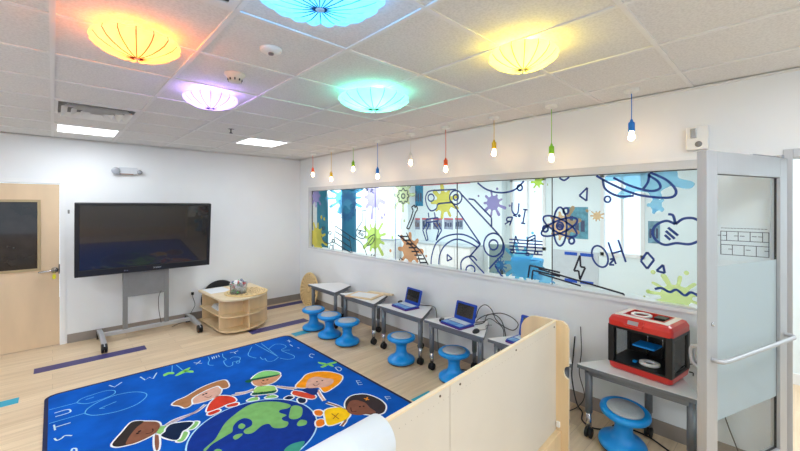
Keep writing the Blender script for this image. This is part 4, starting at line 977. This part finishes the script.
decal('curve_decal', 'long thin upright curve between the leaf and the gear', uC, [], curves=[[(420,100),(430,160),(431,260),(430,440)]], w=.013)
decal('rays_decal', 'three short black strokes under the leaf', uC, [[(318,412),(326,400)], [(326,416),(336,404)], [(446,424),(456,436)], [(452,418),(464,428)]], mat=INKB, w=.016)
splat('purple paint splat above the big robot joint', 493, 203, .12, (150, 140, 205), .62, 9, 3)
splat('yellow paint splat behind the robot claw', 444, 202, .19, (232, 222, 90), .55, 9, 5, amp=.35)
splat('small lime splat at the top edge right of the planet arc', 538, 182, .06, (176, 210, 60), .6, 7, 6)
splat('pale blue splat with drips under the music notes', 521, 264, .20, (90, 190, 235), .55, 10, 7, ax=.9)
splat('peach splat behind the atom', 562, 226, .15, (236, 190, 140), .55, 9, 8, 1)
splat('peach droplets splat right of the grey board behind the triangle', 597, 216, .05, (236, 196, 146), .5, 9, 12, 5)
splat('pale blue splat behind the ringed planet', 648, 176, .20, (140, 206, 240), .6, 7, 9, 2, 1.5, .2)
splat('pale blue splat drip above the apple', 656, 205, .075, (140, 206, 240), .6, 5, 29, 1, .8, .1)
splat('blue splat behind the ruler left end', 545, 278, .10, (120, 200, 240), .5, 9, 19, 2)
splat('lime yellow splat at the bottom right of the glass', 676, 296, .13, (222, 236, 150), .5, 11, 10, 4, 1.2)
splat('orange brown splat behind the DNA ladder', 410, 250, .22, (222, 150, 100), .65, 8, 11, amp=.3)
splat('lime green splat behind the leaf', 374, 238, .24, (186, 216, 90), .6, 11, 13)
splat('violet splat at the top right of the flask', 374, 197, .25, (160, 145, 205), .65, 9, 14)
splat('blue splat behind the spiky scribble', 345, 198, .2, (90, 180, 225), .5, 10, 15, 3, 2.2)
splat('yellow splat at the far left end of the glass', 317, 238, .28, (222, 200, 70), .65, 11, 16, 4)
splat('violet splat at the far left top corner of the glass', 316, 196, .18, (160, 145, 205), .55, 8, 17, 1)
splat('small blue splat near the bottom right of the robot arm', 500, 265, .07, (60, 130, 200), .5, 11, 18)
splat('pale yellow green splat behind the gear', 403, 195, .2, (226, 236, 180), .45, 8, 21)
# ================================================================ THINGS BEYOND THE GLASS
teal = P('teal_column_paint', (0, 104, 128), .5); tealg = P('green_column_paint', (70, 130, 110), .5)
def colm(px, y, r, mat, label):
    c = on_y(px, 210, y); b = MB(); b.lathe([(r, 0), (r, CE-.001)], 32); o = tag(b.build('column', mat), label, 'column', 'coloured columns in the room beyond the glass'); o.location = (c[0], c[1], 0)
colm(320, 8.6, .22, teal, 'dark teal column beyond the glass at the far left end')
colm(349, 8.4, .20, P('blue_column_paint', (0, 112, 150), .5), 'bright blue teal column beyond the glass behind the spiky scribble')
# board with posters row on far wall
def poster(px0, px1, py0, py1, label, body, band, cat='poster', group='posters on the wall beyond the glass', x=X2-.006):
    a = on_x(px0, py0, x); c = on_x(px1, py1, x)
    y1, y0 = a[1], c[1]; zt = a[2]; zb = on_x(px0, py1, x)[2]
    t = thing('poster', label, cat, (X2-.001, (y0+y1)/2, (zt+zb)/2), 0, group)
    hy, hz = abs(y1-y0)/2, abs(zt-zb)/2
    MB().box(-.006, 0, -hy, hy, -hz, hz).build('sheet', P('poster_body_%d_%d_%d' % body, body, .6, var=.3, scale=14), t)
    if band: MB().box(-.0072, -.0061, -hy, hy, hz*.72, hz).build('header_band', P('poster_band_%d_%d_%d' % band, band, .6), t)
    b = MB(); rnd = random.Random(px0)
    for k in range(3):
        y = -hy*.7+k*hy*.55; b.box(-.0075, -.0061, y, y+hy*.38, -hz*.55, hz*(.1+.4*rnd.random()))
    b.build('picture', P('poster_pic_%d' % (px0 % 3), ((70, 80, 110), (110, 90, 90), (50, 70, 100))[px0 % 3], .6), t)
for i, (a, b_) in enumerate(((401, 410), (412, 420), (422, 431), (433, 442), (444, 453), (455, 463))):
    poster(a, b_, 218, 229, 'small photo poster, %s of the row with red headers' % ('leftmost', 'second from left', 'third from left', 'third from right', 'second from right', 'rightmost')[i], (150, 160, 180), (206, 90, 100))
poster(420, 470, 180, 186, 'long red and pink banner high on the wall beyond the glass', (220, 110, 130), None)
poster(414, 423, 186, 206, 'teal blue poster beyond the glass left of the claw', (40, 130, 170), None)
poster(567, 588, 207, 238, 'grey blue board beyond the glass behind the atom', (90, 150, 170), None)
poster(648, 660, 221, 243, 'grey blue framed board beyond the glass behind the apple', (120, 160, 180), None)
t = thing('taped_sheet', 'pale grey sheet held with blue tape behind the lightning bolt', 'sheet', (-.002, 0, 0))
a = on_x(553, 249, X2-.02); c = on_x(598, 283, X2-.02); y1, y0 = a[1], c[1]; zt = a[2]; zb = on_x(553, 281, X2-.02)[2]
MB().box(X2-.012, X2, y0, y1, zb, zt).build('sheet', P('pale_grey_sheet', (205, 212, 220), .6), t)
for yy in (y0+.2, y1-.35):
    for zz in (zt-.06, zb+.06):
        MB().box(X2-.016, X2-.0125, yy-.12, yy+.12, zz-.03, zz+.03).build('tape', P('blue_tape', (20, 80, 190), .5), t)
# grey framed door on the end wall
a = on_y(376, 185, Y2); c = on_y(392, 250, Y2)
t = thing('door_beyond', 'grey framed glass door in the room beyond the glass', 'door', ((a[0]+c[0])/2, Y2, 0)); hx = .48
del t['category'], t['label']; t.name = 'door_3'; struct(t)
b = MB(); b.box(-hx, -hx+.09, -.05, 0, 0, 2.2); b.box(hx-.09, hx, -.05, 0, 0, 2.2); b.box(-hx+.09, hx-.09, -.05, 0, 2.1, 2.2); b.box(-hx+.09, hx-.09, -.05, 0, .0, .25); b.box(-hx+.09, hx-.09, -.05, 0, 1.75, 1.82); b.build('door_frame', P('grey_green_metal', (150, 160, 160), .5), t)
MB().box(-hx+.09, hx-.09, -.03, -.02, .25, 2.1).build('door_glass', P('grey_green_glass', (150, 168, 164), .15), t)
# low cabinets on the far wall
for i, (y0, y1) in enumerate(((5.0, 5.9), (5.92, 6.82), (7.6, 8.5))):
    t = thing('storage_cabinet', 'low white cabinet beyond the glass, %s' % ('right of the other two', 'in the middle of the row', 'nearest the coloured columns')[i], 'cabinet', (X2-.003, (y0+y1)/2, 0), 0, 'white cabinets beyond the glass')
    h = (y1-y0)/2; MB().box(-.5, 0, -h, h, 0, .85).build('body', P('cabinet_white', (226, 230, 234), .5), t)
    MB().box(-.53, 0, -h, h, .852, .885).build('worktop', P('cabinet_top', (190, 200, 206), .4), t)
    for s_ in (-1, 1):
        y_ = sorted((s_*.01, s_*(h-.01))); MB().box(-.515, -.501, y_[0], y_[1], .08, .84).build('door', P('cabinet_door', (236, 238, 240), .5), t)
t = thing('desk_chair', 'grey green high backed chair beyond the glass behind the robot joint', 'chair', (on_x(502, 230, 5.9)[0], on_x(502, 230, 5.9)[1], 0), .6)
cm = P('grey_green_fabric', (130, 150, 150), .8)
MB().prism(rrect(-.24, .24, -.24, .24, .06), .44, .5, cm).build('seat', None, t, .02); MB().box(.2, .25, -.22, .22, .55, 1.1).build('backrest', cm, t, .02)
b = MB(); b.tube([(0, 0, .06), (0, 0, .44)], .025); b.box(.2, .23, -.03, .03, .46, .7); b.build('post', M_dark, t)
for k_ in range(5):
    a = k_*2*PI/5; MB().tube([(0, 0, .06), (.26*math.cos(a), .26*math.sin(a), .03)], .018).build('base_arm', M_dark, t)
t = thing('blue_bin', 'tall blue bin beyond the glass below the music notes', 'bin', (5.3, 2.8, 0))
b = MB(); b.lathe([(.19, 0), (.23, .95), (.24, .97), (.24, 1.0), (.22, 1.0), (.20, .96)], 28, cap=False); b.build('body', P('bin_blue', (60, 160, 215), .5), t)
# ================================================================ ADDED UNSEEN LIGHTS FOR THE NEXT ROOM
for x, y, pw in ((5.5, .6, 22), (5.5, 3.2, 22), (5.5, 5.6, 34), (6.6, 8.9, 75), (4.5, -1.2, 30)):  # panels put in out of view to brighten the room beyond
    t = thing('ceiling_light', 'added unseen ceiling panel lighting the room beyond the glass', 'light', (x, y, CE), 0, 'added unseen light panels in the next room')
    MB().box(-.6, .6, -.3, .3, -.012, -.001).build('diffuser', M_diff, t)
    o = area('panel_lamp', (0, 0, -.03), 1.1, .5, pw, (.90, .96, 1)); o.parent = t
# ================================================================ WORLD, CAMERA, VIEW
w = bpy.data.worlds.new('world'); bpy.context.scene.world = w; w.use_nodes = True
bg = w.node_tree.nodes['Background']; bg.inputs[0].default_value = (.72, .86, 1, 1); bg.inputs[1].default_value = 1.7
cam = bpy.data.cameras.new('camera'); co = bpy.data.objects.new('camera', cam); C.objects.link(co)
cam.sensor_width = 36; cam.lens = FPX/800*36; cam.shift_y = (HY-225.5)/800; cam.clip_start = .02; cam.clip_end = 60
co.location = (0, 0, CAMZ); co.rotation_euler = (PI/2, 0, -YAW)
sc = bpy.context.scene; sc.camera = co
sc.view_settings.view_transform = 'Standard'; sc.view_settings.look = 'None'; sc.view_settings.gamma = 1; sc.view_settings.exposure = .12
